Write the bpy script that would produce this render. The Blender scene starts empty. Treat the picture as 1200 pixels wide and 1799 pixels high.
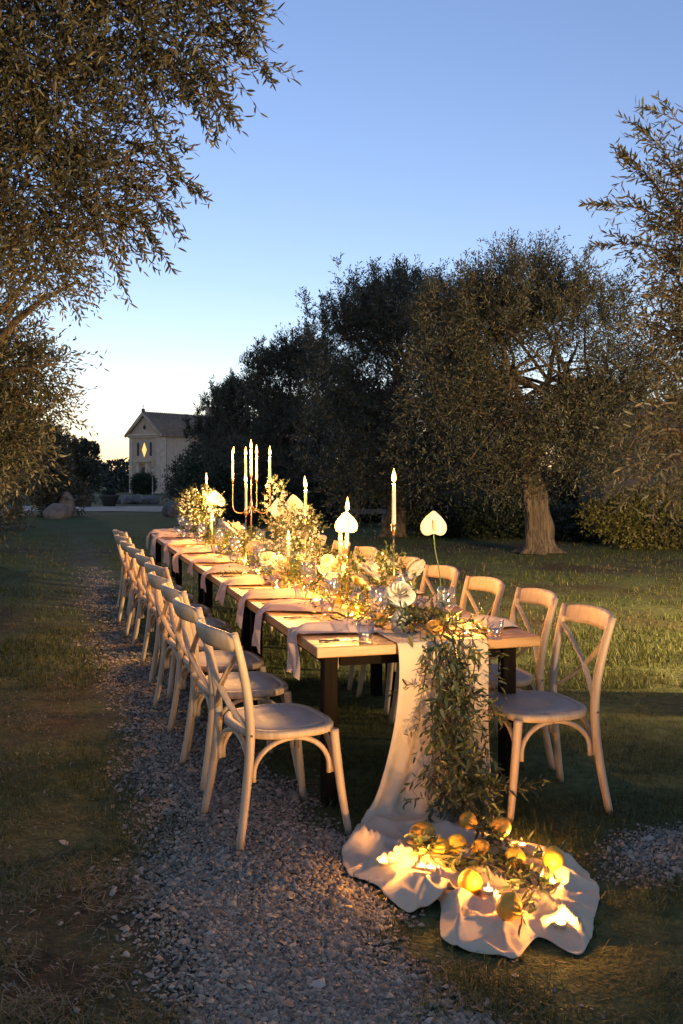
import bpy, math, random
import numpy as np
from mathutils import Vector, Matrix
R = math.radians
PI = math.pi
random.seed(7)
rng = np.random.default_rng(11)
scene = bpy.context.scene
COL = scene.collection

# ------------------------------------------------------------------ camera
CAM_H = 1.56
FPX, HX, HY = 1750.0, 600.0, 822.0          # focal length and horizon, in photo pixels
cam_d = bpy.data.cameras.new('camera'); cam = bpy.data.objects.new('camera', cam_d); COL.objects.link(cam)
cam.location = (0, 0, CAM_H); cam.rotation_euler = (R(90), 0, 0)
cam_d.sensor_fit = 'VERTICAL'; cam_d.sensor_height = 36.0; cam_d.lens = 36.0 * FPX / 1799.0
cam_d.shift_y = (HY - 899.5) / 1799.0
cam_d.clip_end = 3000; cam_d.clip_start = 0.05
scene.camera = cam

# ------------------------------------------------------------------ dusk sky and sun
SUN_AZ = R(-20.0)       # a little left of the view axis, behind the left trees
SUN_EL = R(8.0)
world = bpy.data.worlds.new('World'); scene.world = world; world.use_nodes = True
wn = world.node_tree.nodes; wl = world.node_tree.links; wn.clear()
w_out = wn.new('ShaderNodeOutputWorld'); w_bg = wn.new('ShaderNodeBackground'); w_sky = wn.new('ShaderNodeTexSky')
w_sky.sky_type = 'NISHITA'; w_sky.sun_disc = False
w_sky.sun_elevation = SUN_EL; w_sky.sun_rotation = SUN_AZ
w_sky.altitude = 300; w_sky.air_density = 1.05; w_sky.dust_density = 0.0; w_sky.ozone_density = 3.0
w_bg.inputs['Strength'].default_value = 0.068
w_tint = wn.new('ShaderNodeMixRGB'); w_tint.blend_type = 'MULTIPLY'; w_tint.inputs[0].default_value = 1.0; w_tint.inputs[2].default_value = (1.0, 0.757, 0.80, 1)   # the evening's slight rose cast
wl.new(w_sky.outputs[0], w_tint.inputs[1]); wl.new(w_tint.outputs[0], w_bg.inputs['Color']); wl.new(w_bg.outputs[0], w_out.inputs['Surface'])
sun_d = bpy.data.lights.new('sun', 'SUN'); sun = bpy.data.objects.new('sun', sun_d); COL.objects.link(sun)
sun_d.energy = 0.05; sun_d.angle = R(2.0); sun_d.color = (1.0, 0.72, 0.45)
_sd = Vector((math.sin(SUN_AZ) * math.cos(SUN_EL), math.cos(SUN_AZ) * math.cos(SUN_EL), math.sin(SUN_EL)))
sun.rotation_euler = (-_sd).to_track_quat('-Z', 'Y').to_euler()
sun.location = (-10, 40, 20)

scene.view_settings.view_transform = 'Standard'; scene.view_settings.look = 'None'
scene.view_settings.gamma = 1.0; scene.view_settings.exposure = 2.07; scene.view_settings.use_curve_mapping = False
scene.render.engine = 'CYCLES'
cy = scene.cycles
cy.use_denoising = True; cy.max_bounces = 7; cy.diffuse_bounces = 3; cy.glossy_bounces = 3
cy.transmission_bounces = 6; cy.transparent_max_bounces = 16; cy.sample_clamp_indirect = 4.0
cy.caustics_reflective = False; cy.caustics_refractive = False; cy.use_light_tree = True

CANDLE_COL = (1.0, 0.45, 0.085)
TAPER_W, TEA_W, FLOOR_W = 6.6, 2.1, 1.5

# ------------------------------------------------------------------ place maths
def at(px, py, z=0.0):
    """photo pixel + real height -> real position"""
    Y = FPX * (CAM_H - z) / (py - HY)
    return Vector(((px - HX) * Y / FPX, Y, z))
def atY(px, py, Y):
    return Vector(((px - HX) * Y / FPX, Y, CAM_H - (py - HY) * Y / FPX))
def gz(y):
    """the land falls gently away beyond the lawn"""
    y = np.asarray(y, float)
    t = np.clip((y - 14.0) / 126.0, 0, 1.3)
    return -2.04 * t
P0 = Vector((-0.109, 4.43, 0)); U = Vector((-0.277, 0.961, 0)); V = Vector((0.961, 0.277, 0))
TW, TL, TH = 1.10, 8.2, 0.76
def tp(s, v, z=0.0):
    p = P0 + U * s + V * v; p.z = z; return p
TROT = math.atan2(V.y, V.x)          # table frame: local x = across (V), local y = along (U)

# ------------------------------------------------------------------ materials
MATS = {}
def mat(name, col, rough=0.6, metal=0.0, var=0.0, scale=8.0, bump=0.0, bscale=60.0, sss=0.0, spec=0.5, col2=None, attr=None, coat=0.0):
    if name in MATS: return MATS[name]
    m = bpy.data.materials.new(name); m.use_nodes = True; MATS[name] = m
    nt = m.node_tree; b = nt.nodes['Principled BSDF']
    b.inputs['Roughness'].default_value = rough; b.inputs['Metallic'].default_value = metal
    b.inputs['Specular IOR Level'].default_value = spec
    b.inputs['Coat Weight'].default_value = coat
    if sss:
        b.inputs['Subsurface Weight'].default_value = sss; b.inputs['Subsurface Radius'].default_value = (0.02, 0.012, 0.006)
    c = (*col, 1)
    b.inputs['Base Color'].default_value = c
    if var or col2:
        tc = nt.nodes.new('ShaderNodeTexCoord'); nz = nt.nodes.new('ShaderNodeTexNoise')
        nz.inputs['Scale'].default_value = scale; nz.inputs['Detail'].default_value = 6
        nt.links.new(tc.outputs['Object'], nz.inputs['Vector'])
        rp = nt.nodes.new('ShaderNodeValToRGB')
        rp.color_ramp.elements[0].position = 0.3; rp.color_ramp.elements[1].position = 0.7
        if col2:
            rp.color_ramp.elements[0].color = (*col2, 1); rp.color_ramp.elements[1].color = c
        else:
            rp.color_ramp.elements[0].color = (*[x * (1 - var) for x in col], 1)
            rp.color_ramp.elements[1].color = (*[min(1, x * (1 + var)) for x in col], 1)
        nt.links.new(nz.outputs['Fac'], rp.inputs['Fac']); nt.links.new(rp.outputs['Color'], b.inputs['Base Color'])
    if bump:
        tc2 = nt.nodes.new('ShaderNodeTexCoord'); n2 = nt.nodes.new('ShaderNodeTexNoise'); bp = nt.nodes.new('ShaderNodeBump')
        n2.inputs['Scale'].default_value = bscale; n2.inputs['Detail'].default_value = 5
        nt.links.new(tc2.outputs['Object'], n2.inputs['Vector'])
        bp.inputs['Strength'].default_value = bump; bp.inputs['Distance'].default_value = 0.01
        nt.links.new(n2.outputs['Fac'], bp.inputs['Height']); nt.links.new(bp.outputs['Normal'], b.inputs['Normal'])
    return m

def wood(name, c1, c2, rough=0.5, axis=1, scale=1.0, bump=0.15):
    if name in MATS: return MATS[name]
    m = bpy.data.materials.new(name); m.use_nodes = True; MATS[name] = m
    nt = m.node_tree; b = nt.nodes['Principled BSDF']; b.inputs['Roughness'].default_value = rough
    tc = nt.nodes.new('ShaderNodeTexCoord'); mp = nt.nodes.new('ShaderNodeMapping')
    s = [26 * scale] * 3; s[axis] = 1.6 * scale; mp.inputs['Scale'].default_value = s
    nz = nt.nodes.new('ShaderNodeTexNoise'); nz.inputs['Scale'].default_value = 1.5; nz.inputs['Detail'].default_value = 8
    nz.inputs['Distortion'].default_value = 0.8
    rp = nt.nodes.new('ShaderNodeValToRGB'); rp.color_ramp.elements[0].position = 0.32; rp.color_ramp.elements[1].position = 0.68
    rp.color_ramp.elements[0].color = (*c1, 1); rp.color_ramp.elements[1].color = (*c2, 1)
    bp = nt.nodes.new('ShaderNodeBump'); bp.inputs['Strength'].default_value = bump; bp.inputs['Distance'].default_value = 0.004
    L = nt.links.new
    L(tc.outputs['Object'], mp.inputs['Vector']); L(mp.outputs[0], nz.inputs['Vector']); L(nz.outputs['Fac'], rp.inputs['Fac'])
    L(rp.outputs[0], b.inputs['Base Color']); L(nz.outputs['Fac'], bp.inputs['Height']); L(bp.outputs[0], b.inputs['Normal'])
    return m

def leafmat(name, cols, rough=0.45, trans=0.25):
    """foliage: per-leaf tint attribute picks the colour, thin leaves let some light through"""
    if name in MATS: return MATS[name]
    m = bpy.data.materials.new(name); m.use_nodes = True; MATS[name] = m
    nt = m.node_tree; nt.nodes.clear(); L = nt.links.new
    o = nt.nodes.new('ShaderNodeOutputMaterial'); b = nt.nodes.new('ShaderNodeBsdfPrincipled')
    t = nt.nodes.new('ShaderNodeBsdfTranslucent'); mx = nt.nodes.new('ShaderNodeMixShader')
    at_ = nt.nodes.new('ShaderNodeAttribute'); at_.attribute_name = 'tint'
    rp = nt.nodes.new('ShaderNodeValToRGB'); rp.color_ramp.interpolation = 'LINEAR'
    els = rp.color_ramp.elements
    while len(els) < len(cols): els.new(0.5)
    for i, (p, c) in enumerate(cols): els[i].position = p; els[i].color = (*c, 1)
    b.inputs['Roughness'].default_value = rough
    mx.inputs[0].default_value = trans
    L(at_.outputs['Fac'], rp.inputs['Fac']); L(rp.outputs[0], b.inputs['Base Color']); L(rp.outputs[0], t.inputs['Color'])
    L(b.outputs[0], mx.inputs[1]); L(t.outputs[0], mx.inputs[2]); L(mx.outputs[0], o.inputs['Surface'])
    return m

def glassmat(name, tint=(1, 1, 1), rough=0.0, refl=0.9):
    """thin clear glass: see-through with a Fresnel reflection"""
    if name in MATS: return MATS[name]
    m = bpy.data.materials.new(name); m.use_nodes = True; MATS[name] = m
    nt = m.node_tree; nt.nodes.clear(); L = nt.links.new
    o = nt.nodes.new('ShaderNodeOutputMaterial'); tr = nt.nodes.new('ShaderNodeBsdfTransparent'); gl = nt.nodes.new('ShaderNodeBsdfGlossy')
    fr = nt.nodes.new('ShaderNodeLayerWeight'); fr.inputs['Blend'].default_value = 0.5
    pw = nt.nodes.new('ShaderNodeMath'); pw.operation = 'POWER'; pw.inputs[1].default_value = 2.6; L(fr.outputs['Facing'], pw.inputs[0])
    mt = nt.nodes.new('ShaderNodeMath'); mt.operation = 'MULTIPLY_ADD'; mt.inputs[1].default_value = 0.9; mt.inputs[2].default_value = 0.13; mt.use_clamp = True
    mx = nt.nodes.new('ShaderNodeMixShader')
    tr.inputs['Color'].default_value = (*tint, 1); gl.inputs['Roughness'].default_value = max(rough, 0.09)
    gl.inputs['Color'].default_value = (refl, refl, refl, 1)
    L(pw.outputs[0], mt.inputs[0]); L(mt.outputs[0], mx.inputs[0]); L(tr.outputs[0], mx.inputs[1]); L(gl.outputs[0], mx.inputs[2]); L(mx.outputs[0], o.inputs['Surface'])
    return m

def flamemat():
    if 'flame' in MATS: return MATS['flame']
    m = bpy.data.materials.new('flame'); m.use_nodes = True; MATS['flame'] = m
    nt = m.node_tree; nt.nodes.clear(); L = nt.links.new
    o = nt.nodes.new('ShaderNodeOutputMaterial'); e = nt.nodes.new('ShaderNodeEmission'); t = nt.nodes.new('ShaderNodeBsdfTransparent'); a = nt.nodes.new('ShaderNodeAddShader')
    e.inputs['Color'].default_value = (1.0, 0.42, 0.07, 1); e.inputs['Strength'].default_value = 2.2
    L(e.outputs[0], a.inputs[0]); L(t.outputs[0], a.inputs[1]); L(a.outputs[0], o.inputs['Surface'])
    m.cycles.emission_sampling = 'NONE'
    return m

# ------------------------------------------------------------------ mesh helpers
class MB:
    def __init__(s): s.v = []; s.f = []; s.sm = []
    def add(s, vs, fs, smooth=True):
        k = len(s.v); s.v.extend([tuple(x) for x in vs]); s.f.extend([tuple(i + k for i in f) for f in fs]); s.sm.extend([smooth] * len(fs)); return s
    def box(s, c, d, rz=0.0, bev=0.0, taper=1.0):
        cx, cy_, cz = c; hx, hy, hz = d[0] / 2, d[1] / 2, d[2] / 2
        ca, sa = math.cos(rz), math.sin(rz)
        def P(x, y, z): return (cx + x * ca - y * sa, cy_ + x * sa + y * ca, cz + z)
        if bev <= 0:
            vs = [P(sx * hx * (taper if sz > 0 else 1), sy * hy * (taper if sz > 0 else 1), sz * hz) for sz in (-1, 1) for sx, sy in ((-1, -1), (1, -1), (1, 1), (-1, 1))]
            return s.add(vs, [(3, 2, 1, 0), (4, 5, 6, 7), (0, 1, 5, 4), (1, 2, 6, 5), (2, 3, 7, 6), (3, 0, 4, 7)], False)
        b = bev; rings = []
        for z, ins in ((-hz, b), (-hz + b, 0), (hz - b, 0), (hz, b)):
            x, y = hx - ins, hy - ins; k = b - ins
            ring = []
            for sx, sy in ((-1, -1), (1, -1), (1, 1), (-1, 1)):
                if (sx, sy) in ((-1, -1), (1, 1)): pts = [(sx * x, sy * (y - (b if ins == 0 else b * .3))), (sx * (x - (b if ins == 0 else b * .3)), sy * y)]
                else: pts = [(sx * (x - (b if ins == 0 else b * .3)), sy * y), (sx * x, sy * (y - (b if ins == 0 else b * .3)))]
                ring += pts
            rings.append([P(px, py, z) for px, py in ring])
        vs = [p for r in rings for p in r]; n = 8; fs = []
        for k in range(3):
            for i in range(n): j = (i + 1) % n; fs.append((k * n + i, k * n + j, (k + 1) * n + j, (k + 1) * n + i))
        fs.append(tuple(range(n - 1, -1, -1))); fs.append(tuple(range(3 * n, 4 * n)))
        return s.add(vs, fs, False)
    def tube(s, pts, rad, n=8, cap=True, flat=None, smooth=True):
        """pts: polyline; rad: number or list; flat=(a,b) gives an oval/strip section scaled along frame axes"""
        pts = [Vector(p) for p in pts]; m = len(pts)
        if not isinstance(rad, (list, tuple)): rad = [rad] * m
        vs = []; up = None
        for i, p in enumerate(pts):
            t = (pts[min(i + 1, m - 1)] - pts[max(i - 1, 0)]).normalized()
            if up is None:
                ref = Vector((0, 0, 1)) if abs(t.z) < 0.9 else Vector((1, 0, 0))
                up = (ref - t * ref.dot(t)).normalized()
            else:
                up = (up - t * up.dot(t)).normalized()
            side = t.cross(up)
            a, b = flat if flat else (1, 1)
            for k in range(n):
                an = 2 * PI * k / n
                vs.append(p + side * (math.cos(an) * rad[i] * a) + up * (math.sin(an) * rad[i] * b))
        fs = []
        for i in range(m - 1):
            for k in range(n):
                j = (k + 1) % n; fs.append((i * n + k, i * n + j, (i + 1) * n + j, (i + 1) * n + k))
        if cap: fs.append(tuple(range(n - 1, -1, -1))); fs.append(tuple((m - 1) * n + k for k in range(n)))
        return s.add(vs, fs, smooth)
    def lathe(s, prof, n=16, c=(0, 0, 0), cap0=True, cap1=False, smooth=True):
        vs = []; fs = []; m = len(prof)
        for r, z in prof:
            for k in range(n):
                a = 2 * PI * k / n; vs.append((c[0] + r * math.cos(a), c[1] + r * math.sin(a), c[2] + z))
        for i in range(m - 1):
            for k in range(n):
                j = (k + 1) % n; fs.append((i * n + k, i * n + j, (i + 1) * n + j, (i + 1) * n + k))
        if cap0: fs.append(tuple(range(n - 1, -1, -1)))
        if cap1: fs.append(tuple((m - 1) * n + k for k in range(n)))
        return s.add(vs, fs, smooth)
    def prism(s, poly, z0, z1, smooth=False):
        n = len(poly); vs = [(x, y, z0) for x, y in poly] + [(x, y, z1) for x, y in poly]
        fs = [tuple(range(n - 1, -1, -1)), tuple(range(n, 2 * n))] + [(i, (i + 1) % n, n + (i + 1) % n, n + i) for i in range(n)]
        return s.add(vs, fs, smooth)
    def grid(s, rows, smooth=True, close=False):
        """rows: equal-length lists of points"""
        m = len(rows); n = len(rows[0]); fs = []
        for i in range(m - 1):
            for j in range(n - (0 if close else 1)):
                k = (j + 1) % n; fs.append((i * n + j, i * n + k, (i + 1) * n + k, (i + 1) * n + j))
        return s.add([p for r in rows for p in r], fs, smooth)
    def xf(s, M):
        s.v = [tuple(M @ Vector(p)) for p in s.v]; return s
    def mesh(s, name, m):
        me = bpy.data.meshes.new(name); me.from_pydata(s.v, [], s.f); me.materials.append(m)
        me.polygons.foreach_set('use_smooth', s.sm); me.update(); return me
    def build(s, name, m, parent=None, loc=None, rz=0.0):
        o = bpy.data.objects.new(name, s.mesh(name, m)); COL.objects.link(o)
        if parent: o.parent = parent
        if loc is not None: o.location = loc
        if rz: o.rotation_euler = (0, 0, rz)
        return o

def np_mesh(name, verts, faces, m, tint=None, parent=None, smooth=False):
    verts = np.asarray(verts, np.float32); faces = np.asarray(faces, np.int32)
    me = bpy.data.meshes.new(name); nf, k = faces.shape
    me.vertices.add(len(verts)); me.vertices.foreach_set('co', verts.ravel())
    me.loops.add(nf * k); me.loops.foreach_set('vertex_index', faces.ravel())
    me.polygons.add(nf); me.polygons.foreach_set('loop_start', np.arange(0, nf * k, k, dtype=np.int32))
    if smooth: me.polygons.foreach_set('use_smooth', np.ones(nf, bool))
    me.update(calc_edges=True)
    if tint is not None:
        a = me.attributes.new('tint', 'FLOAT', 'FACE'); a.data.foreach_set('value', np.asarray(tint, np.float32))
    me.materials.append(m)
    o = bpy.data.objects.new(name, me); COL.objects.link(o)
    if parent: o.parent = parent
    return o

def empty(name, loc=(0, 0, 0), rz=0.0):
    o = bpy.data.objects.new(name, None); COL.objects.link(o); o.location = loc; o.rotation_euler = (0, 0, rz); o.empty_display_size = 0.1; return o
def tag(o, label=None, cat=None, group=None, kind=None):
    if label: o['label'] = label
    if cat: o['category'] = cat
    if group: o['group'] = group
    if kind: o['kind'] = kind
    return o
def dup(root, loc=None, rz=None, parent=None):
    c = root.copy(); COL.objects.link(c); c.parent = parent
    if loc is not None: c.location = loc
    if rz is not None: c.rotation_euler = (0, 0, rz)
    for ch in list(root.children): dup(ch, parent=c)
    return c
ORD = ['nearest', 'second', 'third', 'fourth', 'fifth', 'sixth', 'seventh', 'eighth', 'ninth', 'farthest']

# value noise for ground patches
_pn = rng.random((64, 64))
def vnoise(x, y, sc):
    x = np.asarray(x) * sc; y = np.asarray(y) * sc
    xi = np.floor(x).astype(int); yi = np.floor(y).astype(int); fx = x - xi; fy = y - yi
    fx = fx * fx * (3 - 2 * fx); fy = fy * fy * (3 - 2 * fy)
    g = lambda a, b: _pn[a % 64, b % 64]
    return (g(xi, yi) * (1 - fx) + g(xi + 1, yi) * fx) * (1 - fy) + (g(xi, yi + 1) * (1 - fx) + g(xi + 1, yi + 1) * fx) * fy
def fbm(x, y, sc): return vnoise(x, y, sc) * .55 + vnoise(x, y, sc * 2.3) * .3 + vnoise(x, y, sc * 5.1) * .15

def nrm(a): return a / np.maximum(np.linalg.norm(a, axis=-1, keepdims=True), 1e-9)

# leaves set along twigs -------------------------------------------------
def twig_leaves(p0, d, L, M, ll, lw, r, droop=0.15, rich=False, spread=0.75, stems=0.0, jit=0.25):
    """p0,d: (N,3) twig starts and directions, L: (N,) lengths, M leaves per twig. -> verts, tris/quads, tint"""
    N = len(p0); d = nrm(d)
    ref = nrm(r.normal(size=(N, 3))); s1 = nrm(np.cross(d, ref)); s2 = np.cross(d, s1)
    t = (np.arange(M) + .6) / M
    t = t[None, :] + r.uniform(-.3, .3, (N, M)) / M
    pos = p0[:, None, :] + d[:, None, :] * (t * L[:, None])[..., None]
    pos[..., 2] -= droop * (t ** 2) * L[:, None]
    ph = (np.arange(M) % 2) * PI + (np.arange(M) // 2) * 1.2
    ph = ph[None, :] + r.uniform(-.5, .5, (N, M))
    side = s1[:, None, :] * np.cos(ph)[..., None] + s2[:, None, :] * np.sin(ph)[..., None]
    ax = d[:, None, :] * 0.85 + side * spread + r.normal(size=(N, M, 3)) * jit
    ax[..., 2] -= droop * .8 * t[None, ] if t.ndim == 1 else droop * .8 * t
    ax = nrm(ax).reshape(-1, 3); pos = pos.reshape(-1, 3); n = len(pos)
    w = nrm(np.cross(ax, nrm(r.normal(size=(n, 3))))); nn = np.cross(ax, w)
    ln = (ll * r.uniform(.65, 1.2, n))[:, None]; wd = (lw * r.uniform(.75, 1.2, n))[:, None] * .5
    base = pos; tip = pos + ax * ln + nn * ln * r.uniform(-.12, .12, (n, 1))
    fold = nn * wd * .45
    if not rich:
        a = pos + ax * ln * .48 + w * wd + fold; b = pos + ax * ln * .48 - w * wd + fold
        vs = np.stack([base, a, tip, b], 1).reshape(-1, 3)
        k = np.arange(n)[:, None] * 4
        f = np.concatenate([k + np.array([[0, 1, 2]]), k + np.array([[0, 2, 3]])], 1).reshape(-1, 3)
        tint = np.repeat(r.random(n), 2)
    else:
        a1 = pos + ax * ln * .28 + w * wd * .85 + fold; a2 = pos + ax * ln * .66 + w * wd * .8 + fold
        b1 = pos + ax * ln * .28 - w * wd * .85 + fold; b2 = pos + ax * ln * .66 - w * wd * .8 + fold
        vs = np.stack([base, a1, a2, tip, b2, b1], 1).reshape(-1, 3)
        k = np.arange(n)[:, None] * 6
        f = np.concatenate([k + np.array([[0, 1, 2]]), k + np.array([[0, 2, 3]]), k + np.array([[0, 3, 4]]), k + np.array([[0, 4, 5]])], 1).reshape(-1, 3)
        tint = np.repeat(r.random(n), 4)
    if stems > 0:
        q = np.array([0, .5, 1.0]); pp = p0[:, None, :] + d[:, None, :] * (q[None, :] * L[:, None])[..., None]
        pp[..., 2] -= droop * (q ** 2)[None, :] * L[:, None]
        rad = stems * np.array([1, .75, .4])
        ring = []
        for a in (0, 2 * PI / 3, 4 * PI / 3):
            ring.append(pp + (s1[:, None, :] * math.cos(a) + s2[:, None, :] * math.sin(a)) * rad[None, :, None])
        rv = np.stack(ring, 2).reshape(-1, 3)      # N,3(q),3(ring)
        k = np.arange(N)[:, None] * 9 + len(vs); fl = []
        for i in range(2):
            for j in range(3):
                j2 = (j + 1) % 3; fl += [[i * 3 + j, i * 3 + j2, i * 3 + 3 + j2], [i * 3 + j, i * 3 + 3 + j2, i * 3 + 3 + j]]
        sf = np.concatenate([k + np.array([x]) for x in fl], 1).reshape(-1, 3)
        vs = np.concatenate([vs, rv]); f = np.concatenate([f, sf]); tint = np.concatenate([tint, np.full(len(sf), 0.99)])
    return vs, f, tint
# ================================================================== SETTING
GREEN = [(0.0, (0.04, 0.044, 0.026)), (0.45, (0.068, 0.072, 0.042)), (0.8, (0.11, 0.11, 0.07)), (0.93, (0.15, 0.105, 0.045)), (0.97, (0.07, 0.052, 0.036))]
M_OLIVE = leafmat('olive_leaf', GREEN)
M_BUSH = leafmat('bush_leaf', [(0.0, (0.02, 0.03, 0.014)), (0.6, (0.035, 0.05, 0.022)), (1.0, (0.06, 0.075, 0.03))])
M_BARK = wood('olive_bark', (0.03, 0.023, 0.017), (0.19, 0.14, 0.095), rough=.95, axis=2, scale=.55, bump=1.0)
M_BARK.node_tree.nodes['Bump'].inputs['Distance'].default_value = .03
M_LIT_HEDGE = leafmat('lit_hedge_leaf', [(0.0, (0.08, 0.085, 0.02)), (0.6, (0.16, 0.15, 0.035)), (1.0, (0.24, 0.21, 0.06))])  # glow of the floodlit hedge put into its lighter, yellower leaf colour

# ---- ground: one sheet to the horizon, with patches of lawn, dry grass, earth and gravel
def sv(x, y):
    x = np.asarray(x) - P0.x; y = np.asarray(y) - P0.y
    return x * U.x + y * U.y, x * V.x + y * V.y
def gravel_mask(x, y):
    s, v = sv(x, y)
    n = fbm(x, y, 1.1) - .5; n2 = fbm(x + 9, y + 4, 3.2) - .5
    lo = -0.93 + n * .22 + n2 * .3; hi = 0.10 + np.clip(-s - .4, 0, 3) * .02 - np.clip(s, 0, 6) * .055 + n * .25 + n2 * .4
    a = np.clip((v - lo) / .35, 0, 1) * np.clip((hi - v) / .25, 0, 1)
    a = a * np.clip((26 - s) / 12, 0, 1)
    # stray patch to the right of the cloth
    d = np.hypot((v - 1.32) / .62, (s + .78 - (v - 1.3) * .25) / .3) + n * .9
    b = np.clip((1.0 - d) / .5, 0, 1) * .85
    d2 = np.hypot((v - .25) / .25, (s + 2.1) / .3) + n * .6
    return np.clip(np.maximum(np.maximum(a, b), np.clip((1 - d2) / .3, 0, 1)), 0, 1)
def dry_mask(x, y):
    s, v = sv(x, y)
    n = fbm(x + 3, y + 17, .55)
    left = np.clip((-v - .6) / .5, 0, 1) * np.clip((9 - s) / 5, 0, 1) * .5
    right = np.clip((v - 2.0) / 2, 0, 1) * .55
    return np.clip((n - .62) * 3.0 + left + right + .18, 0, 1)
def ground_z(x, y):
    x = np.asarray(x, float); y = np.asarray(y, float)
    return gz(y) + (fbm(x, y, .9) - .5) * .03 * np.clip((np.abs(sv(x, y)[1] - .5) - .2), .35, 1)

gx = np.concatenate([-np.geomspace(900, 8, 30), np.linspace(-7.5, 7.5, 151), np.geomspace(8, 900, 30)])
gy = np.concatenate([[-300, -100, -40, -15, -6, -2, 0, 1], np.linspace(1.8, 14, 123), np.geomspace(14.4, 1500, 60)])
GX, GY = np.meshgrid(gx, gy); GZ = ground_z(GX, GY)
verts = np.stack([GX, GY, GZ], -1).reshape(-1, 3); nx = len(gx); ny = len(gy)
I = (np.arange(ny - 1)[:, None] * nx + np.arange(nx - 1)[None, :]).ravel()
faces = np.stack([I, I + 1, I + nx + 1, I + nx], 1)
def ground_material():
    m = bpy.data.materials.new('ground'); m.use_nodes = True; nt = m.node_tree; L = nt.links.new; b = nt.nodes['Principled BSDF']
    b.inputs['Roughness'].default_value = 0.95; b.inputs['Specular IOR Level'].default_value = 0.15
    tc = nt.nodes.new('ShaderNodeTexCoord')
    def noise(sc, det=6):
        n = nt.nodes.new('ShaderNodeTexNoise'); n.inputs['Scale'].default_value = sc; n.inputs['Detail'].default_value = det; L(tc.outputs['Object'], n.inputs['Vector']); return n
    def ramp(fac, a, ca, c, cc):
        r = nt.nodes.new('ShaderNodeValToRGB'); r.color_ramp.elements[0].position = a; r.color_ramp.elements[1].position = c
        r.color_ramp.elements[0].color = (*ca, 1); r.color_ramp.elements[1].color = (*cc, 1); L(fac, r.inputs['Fac']); return r
    def mix(f, a, c):
        x = nt.nodes.new('ShaderNodeMixRGB'); L(f, x.inputs[0]); L(a, x.inputs[1]); L(c, x.inputs[2]); return x
    n1, n2, n3 = noise(14), noise(2.2), noise(90, 3)
    lawn = ramp(n1.outputs['Fac'], .3, (0.065, 0.08, 0.026), .7, (0.15, 0.165, 0.055))
    dry = ramp(n1.outputs['Fac'], .3, (0.03, 0.021, 0.013), .7, (0.09, 0.062, 0.034))
    grv = ramp(n3.outputs['Fac'], .3, (0.06, 0.052, 0.044), .7, (0.2, 0.17, 0.145))
    ad = nt.nodes.new('ShaderNodeAttribute'); ad.attribute_name = 'dry'; ag = nt.nodes.new('ShaderNodeAttribute'); ag.attribute_name = 'gravel'
    ov = nt.nodes.new('ShaderNodeMath'); ov.operation = 'ADD'; sub = nt.nodes.new('ShaderNodeMath'); sub.operation = 'MULTIPLY_ADD'
    L(n2.outputs['Fac'], sub.inputs[0]); sub.inputs[1].default_value = 1.4; sub.inputs[2].default_value = -0.7
    L(ad.outputs['Fac'], ov.inputs[0]); L(sub.outputs[0], ov.inputs[1]); ov.use_clamp = True
    c1 = mix(ov.outputs[0], lawn.outputs[0], dry.outputs[0]); c2 = mix(ag.outputs['Fac'], c1.outputs[0], grv.outputs[0])
    L(c2.outputs[0], b.inputs['Base Color'])
    bp = nt.nodes.new('ShaderNodeBump'); bp.inputs['Strength'].default_value = 0.8; bp.inputs['Distance'].default_value = 0.03
    nb = noise(45, 6); L(nb.outputs['Fac'], bp.inputs['Height']); L(bp.outputs[0], b.inputs['Normal'])
    return m
ground = np_mesh('ground', verts, faces, ground_material(), smooth=True); ground['kind'] = 'structure'
for nm, fn in (('dry', dry_mask), ('gravel', gravel_mask)):
    a = ground.data.attributes.new(nm, 'FLOAT', 'POINT'); a.data.foreach_set('value', fn(GX, GY).ravel().astype(np.float32))

# pale gravel lane in front of the chapel
lane = MB(); rows = []
for i, X in enumerate(np.linspace(-40, 4, 45)):
    y0 = 47.5 + 1.0 * math.sin(X * .35); y1 = 60 + 1.5 * math.sin(X * .22 + 1)
    rows.append([(X, y0 + (y1 - y0) * t, float(ground_z(X, y0 + (y1 - y0) * t)) + .02) for t in np.linspace(0, 1, 6)])
tag(lane.grid(rows).build('gravel_lane', mat('lane_gravel', (0.42, 0.33, 0.25), rough=.95, var=.3, scale=3, bump=.5, bscale=12)), kind='structure')

# ---- gravel stones (nobody could count them)
def scatter(n, y0, y1, x0=-4, x1=4, power=1.6):
    """more points close to the camera"""
    u = rng.random(n); y = (y0 ** (1 - power) + u * (y1 ** (1 - power) - y0 ** (1 - power))) ** (1 / (1 - power))
    hw = y * 0.40 + .45; x = rng.uniform(-1, 1, n) * hw
    return x, y
x, y = scatter(460000, 2.45, 16, power=1.9)
g = gravel_mask(x, y); keep = rng.random(len(x)) < g ** 1.6 + .006 * (sv(x, y)[1] < .4); x, y, g = x[keep], y[keep], g[keep]
n = len(x); n = min(n, 74000); x, y, g = x[:n], y[:n], g[:n]; o_ = np.argsort(y); x, y, g = x[o_], y[o_], g[o_]; n_near = 17000
_ico_v = np.array([(0, 0, 1.0), (.9, 0, .35), (.28, .85, .3), (-.73, .53, .4), (-.73, -.53, .3), (.28, -.85, .4), (.72, .52, -.4), (-.28, .85, -.4), (-.9, 0, -.4), (-.28, -.85, -.4), (.72, -.52, -.4)])
_oct_f = np.array([(0, 1, 2), (0, 2, 3), (0, 3, 4), (0, 4, 5), (0, 5, 1), (1, 8, 2), (2, 8, 3), (3, 8, 4), (4, 8, 5), (5, 8, 1)])[[0, 1, 2, 3, 4]]
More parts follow.
